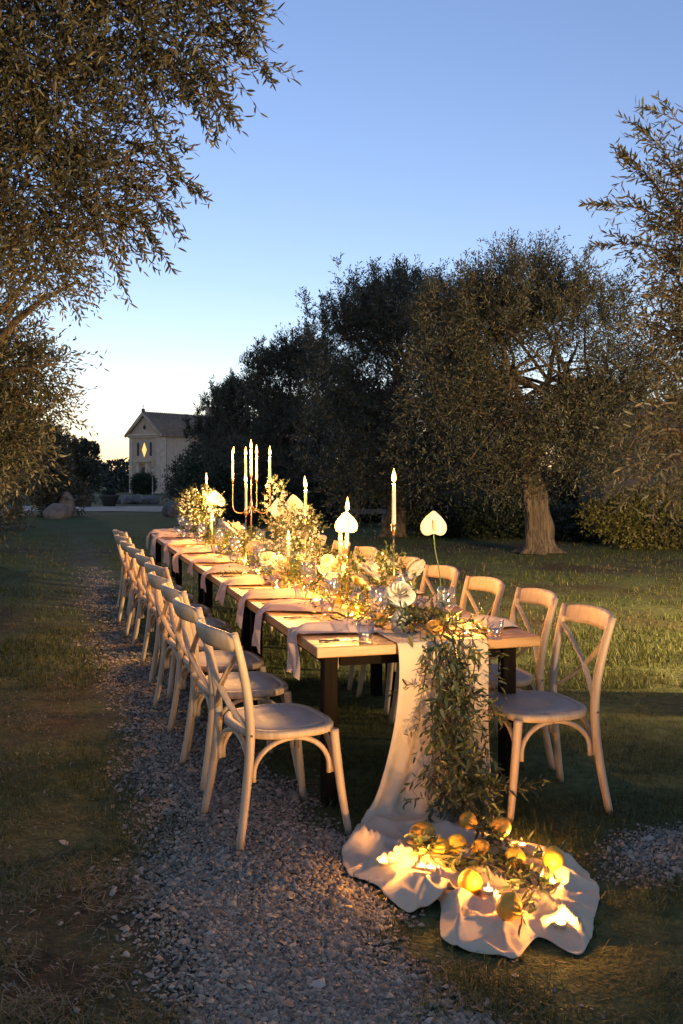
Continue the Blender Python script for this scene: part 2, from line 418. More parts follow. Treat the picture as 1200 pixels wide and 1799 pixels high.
_ico_f = np.array([(0, 1, 2), (0, 2, 3), (0, 3, 4), (0, 4, 5), (0, 5, 1), (1, 6, 2), (2, 7, 3), (3, 8, 4), (4, 9, 5), (5, 10, 1), (2, 6, 7), (3, 7, 8), (4, 8, 9), (5, 9, 10), (1, 10, 6)])
sz = rng.lognormal(math.log(.0064), .36, n) * (1 + .05 * np.clip(y - 3, 0, 8))
sv_ = _ico_v[None] * (1 + rng.normal(0, .16, (n, 11, 1))) * np.stack([sz * rng.uniform(.9, 1.5, n), sz * rng.uniform(.7, 1.1, n), sz * rng.uniform(.45, .8, n)], -1)[:, None, :]
ca, sa = [f(rng.uniform(0, 2 * PI, n))[:, None] for f in (np.cos, np.sin)]
tl = rng.normal(0, .35, (n, 1)); zx = sv_[..., 2] + sv_[..., 0] * tl
sv_ = np.stack([sv_[..., 0] * ca - sv_[..., 1] * sa + x[:, None], sv_[..., 0] * sa + sv_[..., 1] * ca + y[:, None], zx + (ground_z(x, y) + sz * .22 + rng.random(n) * .008)[:, None]], -1)
fs = (np.arange(n_near)[:, None, None] * 11 + _ico_f[None]).reshape(-1, 3)
far_v = sv_[n_near:, [0, 1, 2, 3, 4, 5]].copy(); far_v[:, 1:, 2] -= sz[n_near:, None] * .35      # farther stones: domed caps sunk into the path
fs = np.concatenate([fs, (np.arange(n - n_near)[:, None, None] * 6 + _oct_f[None]).reshape(-1, 3) + n_near * 11])
tn = rng.random(n); stone_tint = np.concatenate([np.repeat(tn[:n_near], 15), np.repeat(tn[n_near:], 5)])
sv_ = np.concatenate([sv_[:n_near].reshape(-1, 3), far_v.reshape(-1, 3)])
M_STONE = leafmat('gravel_stone', [(0.0, (0.125, 0.105, 0.072)), (0.35, (0.265, 0.218, 0.15)), (0.7, (0.37, 0.3, 0.205)), (0.92, (0.45, 0.36, 0.24)), (1.0, (0.52, 0.44, 0.33))], rough=.8, trans=0.0)
st = np_mesh('gravel', sv_.reshape(-1, 3), fs, M_STONE, tint=stone_tint, smooth=True)
tag(st, 'grey and beige gravel strewn along the path beside the table', 'gravel', kind='stuff')

# ---- grass blades
def blades(n, y0, y1, h, w, power, dens):
    x, y = scatter(n, y0, y1, power=power)
    k = rng.random(n) < dens(x, y); x, y = x[k], y[k]; n = len(x)
    dr = dry_mask(x, y); lie = rng.random(n) < (.25 + .5 * dr)
    hh = h * rng.lognormal(0, .35, n) * np.where(lie, 1.3, 1); lean = np.where(lie, rng.uniform(1.0, 1.5, n), rng.uniform(.05, .8, n)); az = rng.uniform(0, 2 * PI, n)
    d = np.stack([np.cos(az) * np.sin(lean), np.sin(az) * np.sin(lean), np.cos(lean)], -1)
    sd = np.stack([-np.sin(az + rng.normal(0, .6, n)), np.cos(az), np.zeros(n)], -1) * (w * rng.uniform(.6, 1.3, n))[:, None]
    b = np.stack([x, y, ground_z(x, y) - .004 + np.where(lie, .012, 0)], -1)
    mid = b + d * hh[:, None] * .55; tip = b + d * hh[:, None]; tip[:, 2] -= hh * .25 * np.sin(lean); tip[:, 2] = np.maximum(tip[:, 2], b[:, 2] + .004)
    v = np.stack([b - sd, b + sd, mid + sd * .8, mid - sd * .8, tip], 1).reshape(-1, 3)
    k5 = np.arange(n)[:, None] * 5
    f = np.concatenate([k5 + np.array([[0, 1, 2]]), k5 + np.array([[0, 2, 3]]), k5 + np.array([[3, 2, 4]])], 1).reshape(-1, 3)
    tt = np.clip(rng.random(n) * .62 + .55 * (dr - .3) + rng.normal(0, .12, n) + .2 * lie, 0, 1)
    return v, f, np.repeat(tt, 3)
def dens_near(x, y):
    g = gravel_mask(x, y); d = dry_mask(x, y)
    cl = fbm(x + 40, y + 2, 2.6)
    return np.clip((1 - g * 1.15), 0.004, 1) * np.clip(.25 + (cl - .38) * 3.2 - .55 * d, .04, 1)
parts = [blades(270000, 2.4, 7.5, .034, .0016, 1.3, dens_near), blades(160000, 7.0, 26, .05, .0042, 1.25, dens_near)]
vs = []; fs = []; ts = []; k = 0
for v, f, t in parts: vs.append(v); fs.append(f + k); ts.append(t); k += len(v)
M_GRASS = leafmat('grass_blade', [(0.0, (0.05, 0.065, 0.014)), (0.4, (0.105, 0.12, 0.028)), (0.62, (0.17, 0.15, 0.045)), (0.8, (0.24, 0.18, 0.08)), (1.0, (0.36, 0.27, 0.155))], rough=.6, trans=.3)
gr = np_mesh('grass', np.concatenate(vs), np.concatenate(fs), M_GRASS, tint=np.concatenate(ts))
tag(gr, 'short green and dry grass covering the lawn around the table', 'grass', kind='stuff')

# ================================================================== TREES
def trunk_mesh(h, r0, r1, seed, lean=(0, 0), gn=0.22, roots=True):
    r = random.Random(seed); n = 28; rows = []
    ph = [r.uniform(0, 6.28) for _ in range(6)]
    for i in range(24):
        t = i / 23; z = h * t - .06
        rad = r0 + (r1 - r0) * t
        flare = (1 + .75 * math.exp(-t * 16)) if roots else 1
        row = []
        for k in range(n):
            a = 2 * PI * k / n
            g_ = 1 + gn * (.6 * math.sin(3 * a + ph[0] + 1.6 * t) + .4 * math.sin(5 * a + ph[1] - 2.4 * t) + .25 * math.sin(9 * a + ph[2] + 3 * t)) + gn * .5 * math.exp(-t * 7) * math.sin(6 * a + ph[3]) * 1.6
            g_ += gn * .35 * math.sin(7 * z / max(h, .1) * 3 + 2 * a + ph[4])
            row.append((lean[0] * t + rad * flare * g_ * math.cos(a) + .05 * math.sin(5 * t + ph[5]), lean[1] * t + rad * flare * g_ * math.sin(a), z))
        rows.append(row)
    m = MB(); m.grid(rows, close=True); k = len(m.v); m.f.append(tuple(range(k - n, k))); m.sm.append(True)
    return m
def limb_pts(a, b, bow, n=7, seed=0):
    r = random.Random(seed); a = Vector(a); b = Vector(b); d = b - a
    side = Vector((-d.y, d.x, 0)); side = side.normalized() if side.length > 1e-4 else Vector((1, 0, 0))
    out = []
    for i in range(n):
        t = i / (n - 1); p = a + d * t + Vector((0, 0, bow)) * math.sin(PI * t) + side * math.sin(PI * t * 1.5) * d.length * .06 * r.uniform(-1, 1)
        out.append(p)
    return out
def crown_twigs(clumps, per, r, up=.55, L=(.3, .6), shell=.55):
    """clumps: (center, radii) list -> twig starts/directions/lengths"""
    P = []; D = []
    for (c, rad) in clumps:
        rad = np.array(rad if hasattr(rad, '__len__') else (rad, rad, rad), float)
        n = int(per * rad[0] * rad[1] * rad[2] ** .6 + 12)
        q = nrm(r.normal(size=(n, 3))); q *= (shell + (1 - shell) * r.random((n, 1))) * (.35 + .65 * r.random((n, 1)) ** .5)
        P.append(np.array(c) + q * rad); d = nrm(q) + r.normal(0, .45, (n, 3)); d[:, 2] += up; D.append(nrm(d))
    P = np.concatenate(P); D = np.concatenate(D); return P, D, r.uniform(L[0], L[1], len(P))

def olive(name, loc, label, height, width, trunk_h, r0, seed, nclump, per, ll=.085, lw=.024, M=9, group=None, shoots=40, mate=None, depth=None, low=.18, gn=.22, cat='tree', lim=True, skew=(0, 0)):
    r = np.random.default_rng(seed); rr = random.Random(seed)
    t = empty(name, loc); tag(t, label, cat, group)
    trunk_mesh(trunk_h, r0, r0 * .62, seed, lean=(rr.uniform(-.15, .15), 0), gn=gn).build('trunk', M_BARK, t)
    depth = depth or width; cl = []
    cz = (height * low + height) / 2; hz = (height - height * low) / 2
    for i in range(nclump):
        a = rr.uniform(0, 2 * PI); u = rr.uniform(-1, 1); q = rr.uniform(.3, .92)
        ring = math.sqrt(1 - u * u) if u > 0 else .8 + .2 * math.sqrt(1 - u * u)
        prof = 1.0 if u < .2 else 1.0 - .25 * (u - .2)
        c = (math.cos(a) * ring * q * width / 2 * prof + skew[0] * (u + 1) / 2, math.sin(a) * ring * q * depth / 2 * prof, cz + u * hz * .86)
        s = rr.uniform(.5, 1.05) * width * .155
        cl.append((c, (s, s, s * rr.uniform(.8, 1.35))))
    m = MB()
    for i in range(min(7, nclump) if lim else 0):
        c = cl[i][0]; pts = limb_pts((0, 0, trunk_h * .85), c, height * .05, seed=seed + i)
        m.tube(pts, [r0 * (.42 - .36 * k / 6) for k in range(7)], n=7)
    for i in range(7, nclump, 2):
        if not lim: break
        c0 = cl[i % 7][0]; pts = limb_pts(Vector(c0) * .5 + Vector((0, 0, trunk_h * .5)), cl[i][0], height * .03, seed=seed + i)
        m.tube(pts, [r0 * (.17 - .13 * k / 6) for k in range(7)], n=5)
    if lim: m.build('limb', M_BARK, t)
    P, D, Ls = crown_twigs(cl, per, r)
    # upright shoots along the top give the ragged outline
    if shoots:
        n = shoots; a = r.uniform(0, 2 * PI, n); q = np.sqrt(r.random(n)) * .8
        bx = np.cos(a) * q * width / 2 + skew[0]; by = np.sin(a) * q * depth / 2; bz = cz + hz * np.sqrt(np.clip(1 - q ** 2, 0, 1)) * r.uniform(.5, .85, n)
        hs = r.uniform(.4, 1.1, n) * height / 6
        SP = []; SD = []
        for k in range(n):
            m_ = 17
            tt = r.random(m_)
            lx, ly = r.normal(0, .18, 2)
            SP.append(np.stack([bx[k] + lx * tt * hs[k], by[k] + ly * tt * hs[k], bz[k] + tt * hs[k]], -1)); dd = r.normal(0, .4, (m_, 3)); dd[:, 2] += 1.0; SD.append(dd)
        SP = np.concatenate(SP); SD = nrm(np.concatenate(SD)); P = np.concatenate([P, SP]); D = np.concatenate([D, SD]); Ls = np.concatenate([Ls, r.uniform(.2, .4, len(SP))])
    v, f, tint = twig_leaves(P, D, Ls, M, ll, lw, r, droop=.12)
    o = np_mesh('crown', v, f, mate or M_OLIVE, tint=tint, parent=t); o['kind'] = 'stuff'
    return t
gp = 'olive trees standing on the lawn'
b1 = at(940, 965); olive('olive_tree', b1, 'large olive tree with thick gnarled trunk on the lawn right of the table', 5.2, 5.7, 2.1, .235, 3, 78, 300, ll=.084, lw=.023, M=10, group=gp, shoots=110, low=.24, skew=(-.4, 0), gn=.34)
b2 = at(668, 930); olive('olive_tree', (b2.x + .35, b2.y, float(gz(b2.y))), 'tall bushy olive tree right behind the tallest candle', 6.5, 5.6, 2.0, .26, 5, 74, 260, ll=.102, lw=.03, M=10, group=gp, shoots=110, low=.14)
olive('olive_tree', (-1.4, 33.5, float(gz(33.5))), 'dark olive tree behind the candelabra, second in the row from the gnarled trunk', 6.2, 4.6, 2.0, .26, 8, 52, 280, ll=.13, lw=.04, group=gp, shoots=70, low=.1)
olive('olive_tree', (-4.2, 42, float(gz(42))), 'dark olive tree in the row between chapel and candelabra', 5.7, 4.6, 1.8, .25, 9, 46, 290, ll=.15, lw=.045, group=gp, shoots=60, low=.05)
olive('olive_tree', (-6.5, 54, float(gz(54))), 'pale green olive tree overlapping the chapel side wall', 5.1, 5.2, 1.8, .25, 12, 42, 240, ll=.18, lw=.06, group=gp, shoots=30, low=.03)
for i, (x_, y_, h_, lab_) in enumerate(((1.5, 44, 5.6, 'background olive tree behind the far trunk'), (6.5, 42, 5.2, 'background olive tree left of the house'), (12.0, 46, 6.0, 'background olive tree behind the house roof'), (17.5, 44, 6.0, 'background olive tree at the far right'), (-2.6, 58, 6.4, 'background olive tree behind the candelabra'))):
    olive('olive_tree', (x_, y_, float(gz(y_))), lab_, h_, 6.6, 1.4, .25, 140 + i, 32, 90, ll=.26, lw=.1, group=gp, shoots=16, low=-.02)
# tree whose crown fills the right edge: stands just out of view
def near_tree(name, base, label, trunk_h, r0, clumps, branches, seed, per, ll, lw, M, low_limbs):
    r = np.random.default_rng(seed)
    t = empty(name, base); tag(t, label, 'tree', gp); b = Vector(base)
    trunk_mesh(trunk_h, r0, r0 * .65, seed, gn=.22).build('trunk', M_BARK, t)
    m = MB()
    for i, (c, rad) in enumerate(clumps):
        if i % low_limbs == 0:
            pts = limb_pts((0, 0, trunk_h * .9), Vector(c) - b, .25, seed=seed + i); m.tube(pts, [r0 * (.3 - .26 * k / 6) for k in range(7)], n=6)
    BP = []; BD = []
    for (p, q, cnt) in branches:
        p = Vector(p); q = Vector(q); pts = limb_pts(p - b, q - b, .06, n=9, seed=seed + cnt); m.tube(pts, [.011 - .009 * k / 8 for k in range(9)], n=5)
        ps = np.array([list(x) for x in pts]); tt = r.random(cnt) ** .8
        tt[:3] = (1.0, .97, .94)
        idx = tt * 8; i0 = np.minimum(idx.astype(int), 7); fr = (idx - i0)[:, None]
        pos = ps[i0] * (1 - fr) + ps[i0 + 1] * fr; dr = nrm(ps[i0 + 1] - ps[i0]) + r.normal(0, .5, (cnt, 3)) * (tt < .93)[:, None]
        BP.append(pos + np.array(list(b)) * 0); BD.append(nrm(dr))
    m.build('limb', M_BARK, t)
    P, D, Ls = crown_twigs([(tuple(Vector(c) - b), rad) for c, rad in clumps], per, r, up=.0, L=(.16, .38), shell=.3)
    D = nrm(D + np.array([.4 if base[0] < 0 else -.2, -.1, 0]))
    if BP:
        P = np.concatenate([P] + BP); D = np.concatenate([D] + BD); Ls = np.concatenate([Ls, r.uniform(.1, .26, sum(len(x) for x in BP))])
    v, f, tint = twig_leaves(P, D, Ls, M, ll, lw, r, droop=.1, rich=True, stems=.0016)
    o = np_mesh('crown', v, f, M_OLIVE, tint=tint, parent=t); o['kind'] = 'stuff'
    return t
def blob(px, py, rp, Y, sq=1.0):
    return (tuple(atY(px, py, Y)), (rp * Y / FPX, rp * Y / FPX * 1.1, rp * Y / FPX * sq))
right_cl = [blob(1220, 420, 75, 6.2), blob(1245, 560, 95, 6.0), blob(1225, 690, 80, 5.8), blob(1190, 600, 50, 6.6), blob(1240, 330, 80, 6.0), blob(1250, 780, 80, 6.0), blob(1205, 800, 45, 5.6), blob(1300, 500, 120, 6.2), blob(1310, 680, 120, 6.2), blob(1320, 300, 100, 6.4), blob(1170, 480, 40, 7.0)]
right_br = [(atY(1210, 420, 6.2), atY(1080, 362, 6.4), 26), (atY(1200, 400, 6.2), atY(1105, 285, 6.2), 26), (atY(1230, 380, 6.0), atY(1140, 240, 6.0), 24), (atY(1260, 300, 6.0), atY(1170, 200, 5.8), 14),
    (atY(1200, 470, 6.4), atY(1085, 430, 6.8), 26), (atY(1200, 760, 5.6), atY(1125, 790, 5.4), 14), (atY(1210, 800, 5.4), atY(1135, 845, 5.2), 12), (atY(1220, 850, 5.4), atY(1150, 870, 5.2), 10), (atY(1220, 620, 6.0), atY(1120, 570, 6.2), 20), (atY(1210, 720, 5.6), atY(1130, 735, 5.4), 14)]
near_tree('olive_tree', (3.6, 6.4, 0), 'olive tree reaching in from the right edge above the chairs', 1.5, .24, right_cl, right_br, 21, 3900, .058, .0135, 8, 3)
left_cl = [blob(60, 60, 170, 5.6), blob(230, 40, 120, 5.4), blob(120, 200, 130, 5.8), blob(50, 330, 150, 6.0), blob(170, 350, 95, 6.0), blob(330, 60, 90, 5.2), blob(-80, 150, 170, 5.6), blob(-100, 400, 170, 6.0), blob(80, 440, 70, 6.2), blob(250, 150, 70, 5.6), blob(-120, -80, 200, 5.6), blob(150, -110, 170, 5.2), blob(330, -90, 120, 5.0)]
left_br = [(atY(330, 60, 5.2), atY(465, 122, 5.0), 26), (atY(330, 90, 5.2), atY(395, 205, 5.0), 30), (atY(300, 130, 5.3), atY(400, 190, 5.2), 18), (atY(360, 10, 5.0), atY(440, 38, 4.9), 26), (atY(330, 20, 5.2), atY(440, -5, 4.9), 20), (atY(230, 160, 5.6), atY(280, 245, 5.4), 14),
    (atY(210, 290, 6.0), atY(310, 258, 5.8), 10), (atY(200, 290, 6.0), atY(328, 322, 5.8), 16), (atY(210, 330, 6.0), atY(292, 372, 5.9), 28), (atY(190, 360, 6.0), atY(270, 420, 6.0), 28), (atY(160, 380, 6.0), atY(240, 425, 6.0), 18), (atY(240, 60, 5.4), atY(340, 180, 5.2), 16),
    (atY(220, 250, 5.9), atY(300, 310, 5.8), 18), (atY(150, 400, 6.1), atY(205, 470, 6.2), 12)]
near_tree('olive_tree', (-3.9, 5.6, 0), 'olive tree with brownish leaves overhanging the upper left corner', 1.7, .26, left_cl, left_br, 22, 2500, .06, .0145, 8, 7)
# second tree on the left, further back
def mid_tree(base, label, clumps, seed, per, ll, lw, L=(.2, .45)):
    r = np.random.default_rng(seed); t = empty('olive_tree', base); tag(t, label, 'tree', gp); b = Vector(base)
    trunk_mesh(1.9, .27, .18, seed).build('trunk', M_BARK, t)
    m = MB()
    for i, (c, rad) in enumerate(clumps): m.tube(limb_pts((0, 0, 1.7), Vector(c) - b, .3, seed=seed + i), [.1 - .085 * k / 6 for k in range(7)], n=6)
    m.build('limb', M_BARK, t)
    P, D, Ls = crown_twigs([(tuple(Vector(c) - b), rad) for c, rad in clumps], per, r, up=.05, L=L, shell=.35)
    v, f, tint = twig_leaves(P, D, Ls, 9, ll, lw, r, droop=.2)
    o = np_mesh('crown', v, f, M_OLIVE, tint=tint, parent=t); o['kind'] = 'stuff'
mid_cl = [blob(0, 640, 95, 11.5), blob(62, 650, 45, 11.5), blob(85, 720, 38, 11.5), blob(-10, 760, 95, 11.5), blob(-110, 700, 150, 11.5), blob(20, 570, 45, 11.5), blob(105, 640, 22, 11.2), blob(60, 690, 50, 11.8), blob(-90, 560, 100, 11.5), blob(35, 790, 55, 12), blob(140, 495, 32, 10.5), blob(85, 480, 45, 10.5), blob(20, 470, 60, 10.5)]
mid_tree((-5.2, 11.8, 0), 'second olive tree at the left edge, under the overhanging branches', mid_cl, 31, 1250, .085, .024)
olive('olive_tree', (-7.6, 18.5, 0), 'low dark olive tree in the left row behind the lawn edge', 3.6, 4.4, .9, .24, 33, 34, 170, ll=.11, lw=.036, group=gp, shoots=20, low=-.02)
olive('olive_tree', (-11.4, 29, float(gz(29))), 'dark bushy olive tree left of the boulders', 3.6, 5.4, .9, .24, 35, 34, 150, ll=.15, lw=.052, group=gp, shoots=16, low=-.02)
olive('olive_tree', (-13.4, 41, float(gz(41))), 'dark bushy olive tree directly behind the big pale boulder', 3.9, 6.2, 1.3, .24, 36, 34, 130, ll=.19, lw=.065, group=gp, shoots=14, low=.0)
olive('olive_tree', (-26.4, 100, float(gz(100))), 'sunlit olive tree just left of the chapel', 5.6, 5.0, 1.6, .3, 38, 30, 80, ll=.32, lw=.11, group=gp, shoots=26, low=.05)
olive('olive_tree', (-30, 86, float(gz(86))), 'loose olive tree between dark bushes and sunset glow', 5.2, 7.0, 1.4, .3, 39, 30, 70, ll=.3, lw=.1, group=gp, shoots=26, low=.0)
def bush(name, loc, label, w, h, seed, n=2200, ll=.07, lw=.035, mate=None, cat='shrub', group='shrubs around the lawn', d=None):
    r = np.random.default_rng(seed); t = empty(name, loc); tag(t, label, cat, group)
    m = MB()
    for k in range(6):
        a = k * 1.05; m.tube(limb_pts((0, 0, -.03), (math.cos(a) * w * .3, math.sin(a) * w * .3, h * .6), .05, n=5, seed=seed + k), [.025, .02, .016, .012, .008], n=5)
    m.build('stem', M_BARK, t)
    q = nrm(r.normal(size=(n, 3))) * (.55 + .45 * r.random((n, 1)) ** .5) * (1 + .12 * np.sin(r.uniform(0, 6, (n, 1))))
    P = q * np.array([w / 2, (d or w) / 2, h * .5]) + np.array([0, 0, h * .5]); P[:, 2] = np.maximum(P[:, 2], .04)
    D = nrm(q + r.normal(0, .5, (n, 3)) + np.array([0, 0, .3]))
    v, f, tint = twig_leaves(P, D, r.uniform(.1, .22, n) * max(1, ll / .07), 5, ll, lw, r, droop=.1)
    o = np_mesh('foliage', v, f, mate or M_BUSH, tint=tint, parent=t); o['kind'] = 'stuff'
    return t
for i, (px, Y, w, h, lab) in enumerate((
    (352, 62, 3.8, 3.2, 'rounded dark shrub covering the chapel corner'), (385, 50, 3.6, 2.6, 'low dark shrub under the pale olive tree'), (430, 38, 3.6, 1.8, 'dark shrub behind the candelabra'),
    (540, 34, 4.5, 1.6, 'dark shrub behind the single taper left of the wide gap'), (780, 26, 2.4, 1.0, 'leafy shrub right of the stone bench'), (862, 25, 2.2, .85, 'weedy shrub just left of the gnarled trunk'),
    (1020, 24, 2.4, .8, 'dark low shrub right of the gnarled trunk'), (1100, 23, 2.4, .75, 'dark low shrub in front of the balustrade'), (600, 37, 5.0, 2.0, 'dark shrub behind the anthurium and its candle'), (720, 36, 5.0, 2.2, 'dark shrub filling the gap behind the tallest candle'))):
    p = ((px - 600) * Y / FPX, Y, float(gz(Y)) - .03); bush('shrub', p, lab, w, h, 70 + i, n=1500, ll=.1 if Y < 30 else .17, lw=.05 if Y < 30 else .09)
bush('shrub', ((252 - 600) * 128 / FPX, 128, float(gz(128))), 'round clipped shrub at the chapel portal', 2.7, 2.5, 90, n=1800, ll=.2, lw=.12)
bush('hedge', (6.7, 20.5, -.05), 'yellow-lit hedge at the right edge of the lawn', 3.2, 1.15, 91, n=2600, ll=.07, lw=.045, mate=M_LIT_HEDGE, cat='hedge', d=1.6, group='hedges')
bush('hedge', (9.4, 20.2, -.05), 'hedge continuing past the right edge', 3.0, 1.2, 92, n=1500, ll=.07, lw=.045, mate=M_LIT_HEDGE, cat='hedge', d=1.6, group='hedges')
# distant belt of trees closing the horizon
r_ = np.random.default_rng(5); n = 4500
P = np.stack([r_.uniform(-110, 90, n), r_.uniform(165, 200, n), np.zeros(n)], -1)
P[:, 2] = -2.6 + r_.random(n) ** .8 * (3.2 + 2.2 * vnoise(P[:, 0], P[:, 1] * 0, .11))
v, f, tint = twig_leaves(P, nrm(r_.normal(size=(n, 3)) + np.array([0, 0, .5])), r_.uniform(.5, 1.2, n), 6, 1.1, .55, r_)
tag(np_mesh('distant_trees', v, f, M_BUSH, tint=tint), 'distant belt of trees along the horizon', 'trees', kind='stuff')
# ================================================================== CHAPEL
M_WALL = mat('chapel_stone', (0.62, 0.46, 0.33), rough=.9, col2=(0.50, 0.36, 0.25), scale=1.6, bump=.8, bscale=5)
M_TRIM = mat('chapel_trim', (0.64, 0.49, 0.36), rough=.85, var=.15, scale=2)
M_TILE = mat('roof_tile', (0.36, 0.25, 0.18), rough=.9, col2=(0.2, 0.14, 0.1), scale=1.5)
M_DARK = mat('dark_opening', (0.03, 0.026, 0.024), rough=.5)
def lit_window():
    m = bpy.data.materials.new('lit_pane'); m.use_nodes = True; b = m.node_tree.nodes['Principled BSDF']
    b.inputs['Base Color'].default_value = (.8, .55, .2, 1); b.inputs['Emission Color'].default_value = (1, .62, .16, 1); b.inputs['Emission Strength'].default_value = .3
    return m
def chapel():
    Y = 140.0; g = float(gz(Y)); C = Vector(((281 - 600) * Y / FPX, Y, g)); th = R(33)
    # local x from the right-hand corner along the front to the left, local y back along the side wall, z up
    fx = Vector((-math.cos(th), math.sin(th), 0)); fy = Vector((math.sin(th), math.cos(th), 0))
    W, D, E, PK = 5.85, 15.0, 8.55, 11.3
    root = empty('chapel', C); tag(root, 'small stone chapel with gabled front, arched portal and lit diamond window', 'chapel')
    root.matrix_world = Matrix(((fx.x, fy.x, 0, C.x), (fx.y, fy.y, 0, C.y), (0, 0, 1, C.z), (0, 0, 0, 1)))
    m = MB()
    poly = [(0, 0), (W, 0), (W, E), (W / 2, PK - .15), (0, E)]
    m.add([(x, 0, z) for x, z in poly] + [(x, D, z) for x, z in poly], [(0, 1, 2, 3, 4), (9, 8, 7, 6, 5), (0, 4, 9, 5), (1, 6, 7, 2)], False)
    m.build('wall', M_WALL, root)
    rf = empty('roof'); 
    ov = .55
    m = MB(); sl = (PK - E) / (W / 2)
    for s in (0, 1):
        x0 = -ov if s == 0 else W + ov; xr = W / 2
        z0 = E - ov * sl
        nst = 26
        rows = []
        for j in range(2):
            pass
        a = [(x0, -ov, z0), (x0, D + ov, z0), (xr, D + ov, PK), (xr, -ov, PK)]
        lo = [(p[0], p[1], p[2] + .02) for p in a]; hi = [(p[0], p[1], p[2] + .28) for p in a]
        m.add(lo + hi, [(0, 1, 2, 3), (7, 6, 5, 4), (0, 4, 5, 1), (1, 5, 6, 2), (2, 6, 7, 3), (3, 7, 4, 0)], False)
    bpy.data.objects.remove(rf)
    roof = m.build('roof', M_TILE, root)
    m = MB()
    for k in range(40):      # ridged rows of curved tiles on the visible slope
        yy = -ov + .2 + k * (D + 2 * ov - .3) / 40
        m.tube([(-ov, yy, E - ov * sl + .3), (W / 2, yy, PK + .3)], .1, n=5)
    o = m.build('tile_row', M_TILE, roof); o['kind'] = 'stuff'
    # gable mouldings
    for a, b in (((-ov, E - ov * sl), (W / 2, PK)), ((W + ov, E - ov * sl), (W / 2, PK))):
        mm = MB(); mm.tube([(a[0], -.38, a[1] + .05), (b[0], -.38, b[1] + .05)], .26, n=4, flat=(1, 1)); mm.build('raking_cornice', M_TRIM, root)
    mm = MB(); mm.box((W / 2, -.2, E - .25), (W + .9, .5, .28)); mm.box((W / 2, -.12, E - .55), (W + .4, .3, .22)); mm.build('cornice', M_TRIM, root)
    mm = MB(); mm.box((-.2, D / 2, E - .35), (.45, D, .3)); mm.build('eaves_cornice', M_TRIM, root)
    for x in (.3, W - .3):
        mm = MB(); mm.box((x, -.06, E / 2 - .3), (.62, .16, E - .6)); mm.build('corner_pilaster', M_TRIM, root)
    mm = MB(); mm.box((-.07, .55, E / 2 - .3), (.16, 1.1, E - .6)); mm.tube([(-.2, 1.35, 0), (-.2, 1.35, E - .5)], .07, n=6); mm.build('corner_pilaster', M_TRIM, root)
    # arched slit windows
    def arch(cx, z0, w, h, n=8):
        p = [(cx - w / 2, z0), (cx + w / 2, z0), (cx + w / 2, z0 + h - w / 2)]
        p += [(cx + w / 2 * math.cos(PI * k / n), z0 + h - w / 2 + w / 2 * math.sin(PI * k / n)) for k in range(1, n)]
        return p + [(cx - w / 2, z0 + h - w / 2)]
    def plate(poly, y0, y1):
        b = MB(); b.prism(poly, 0, 1); b.v = [(x, (y0 if z == 0 else y1), y) for x, y, z in b.v]; return b
    for cx in (W * .29, W * .71):
        w_ = plate(arch(cx, 5.2, .62, 2.15), -.05, -.02).build('window', M_TRIM, root); plate(arch(cx, 5.3, .42, 1.95), -.09, -.06).build('pane', M_DARK, w_)
    dm = [(W / 2, 5.15), (W / 2 + .45, 6.15), (W / 2, 7.2), (W / 2 - .45, 6.15)]
    f_ = plate([(W / 2 + (x - W / 2) * 1.3, 6.17 + (z - 6.17) * 1.2) for x, z in dm], -.06, -.02).build('diamond_window', M_TRIM, root)
    plate(dm, -.1, -.07).build('pane', lit_window(), f_)
    plate([(W / 2 + .26 * math.cos(k * PI / 5), 9.35 + .32 * math.sin(k * PI / 5)) for k in range(10)], -.08, -.03).build('oculus', M_DARK, root)
    # portal
    pt = empty('portal'); pt.parent = root
    mm = MB(); mm.box((W / 2, -.45, 4.55), (2.7, 1.0, .22)); mm.box((W / 2, -.25, 4.3), (2.1, .5, .26))
    for x in (W / 2 - .85, W / 2 + .85): mm.box((x, -.3, 2.1), (.42, .62, 4.2)); mm.box((x, -.22, 2.45), (.56, .5, .16))
    mm.build('door_surround', M_TRIM, pt)
    plate(arch(W / 2, 0, 1.2, 3.75), -.07, -.03).build('arched_recess', mat('recess_shade', (0.14, .1, .075), rough=.9), pt)  # shade of the recess put into a flat plate's dark colour
    plate([(W / 2 - .48, 0), (W / 2 + .48, 0), (W / 2 + .48, 2.2), (W / 2 - .48, 2.2)], -.12, -.08).build('door', M_DARK, pt)
    # ridge cross
    mm = MB(); mm.box((W / 2, -.3, PK + .45), (.35, .35, .5)); mm.box((W / 2, -.3, PK + .95), (.06, .06, .7)); mm.box((W / 2, -.3, PK + 1.08), (.32, .05, .06)); mm.build('cross', mat('cross_iron', (.12, .11, .1), rough=.6), root)
    # chimney-like bell cot at the far end
    mm = MB(); mm.box((W / 2, D - 1.2, PK + .7), (.7, .7, 1.5)); mm.box((W / 2, D - 1.2, PK + 1.55), (.9, .9, .2)); mm.build('bell_cot', M_WALL, root)
chapel()

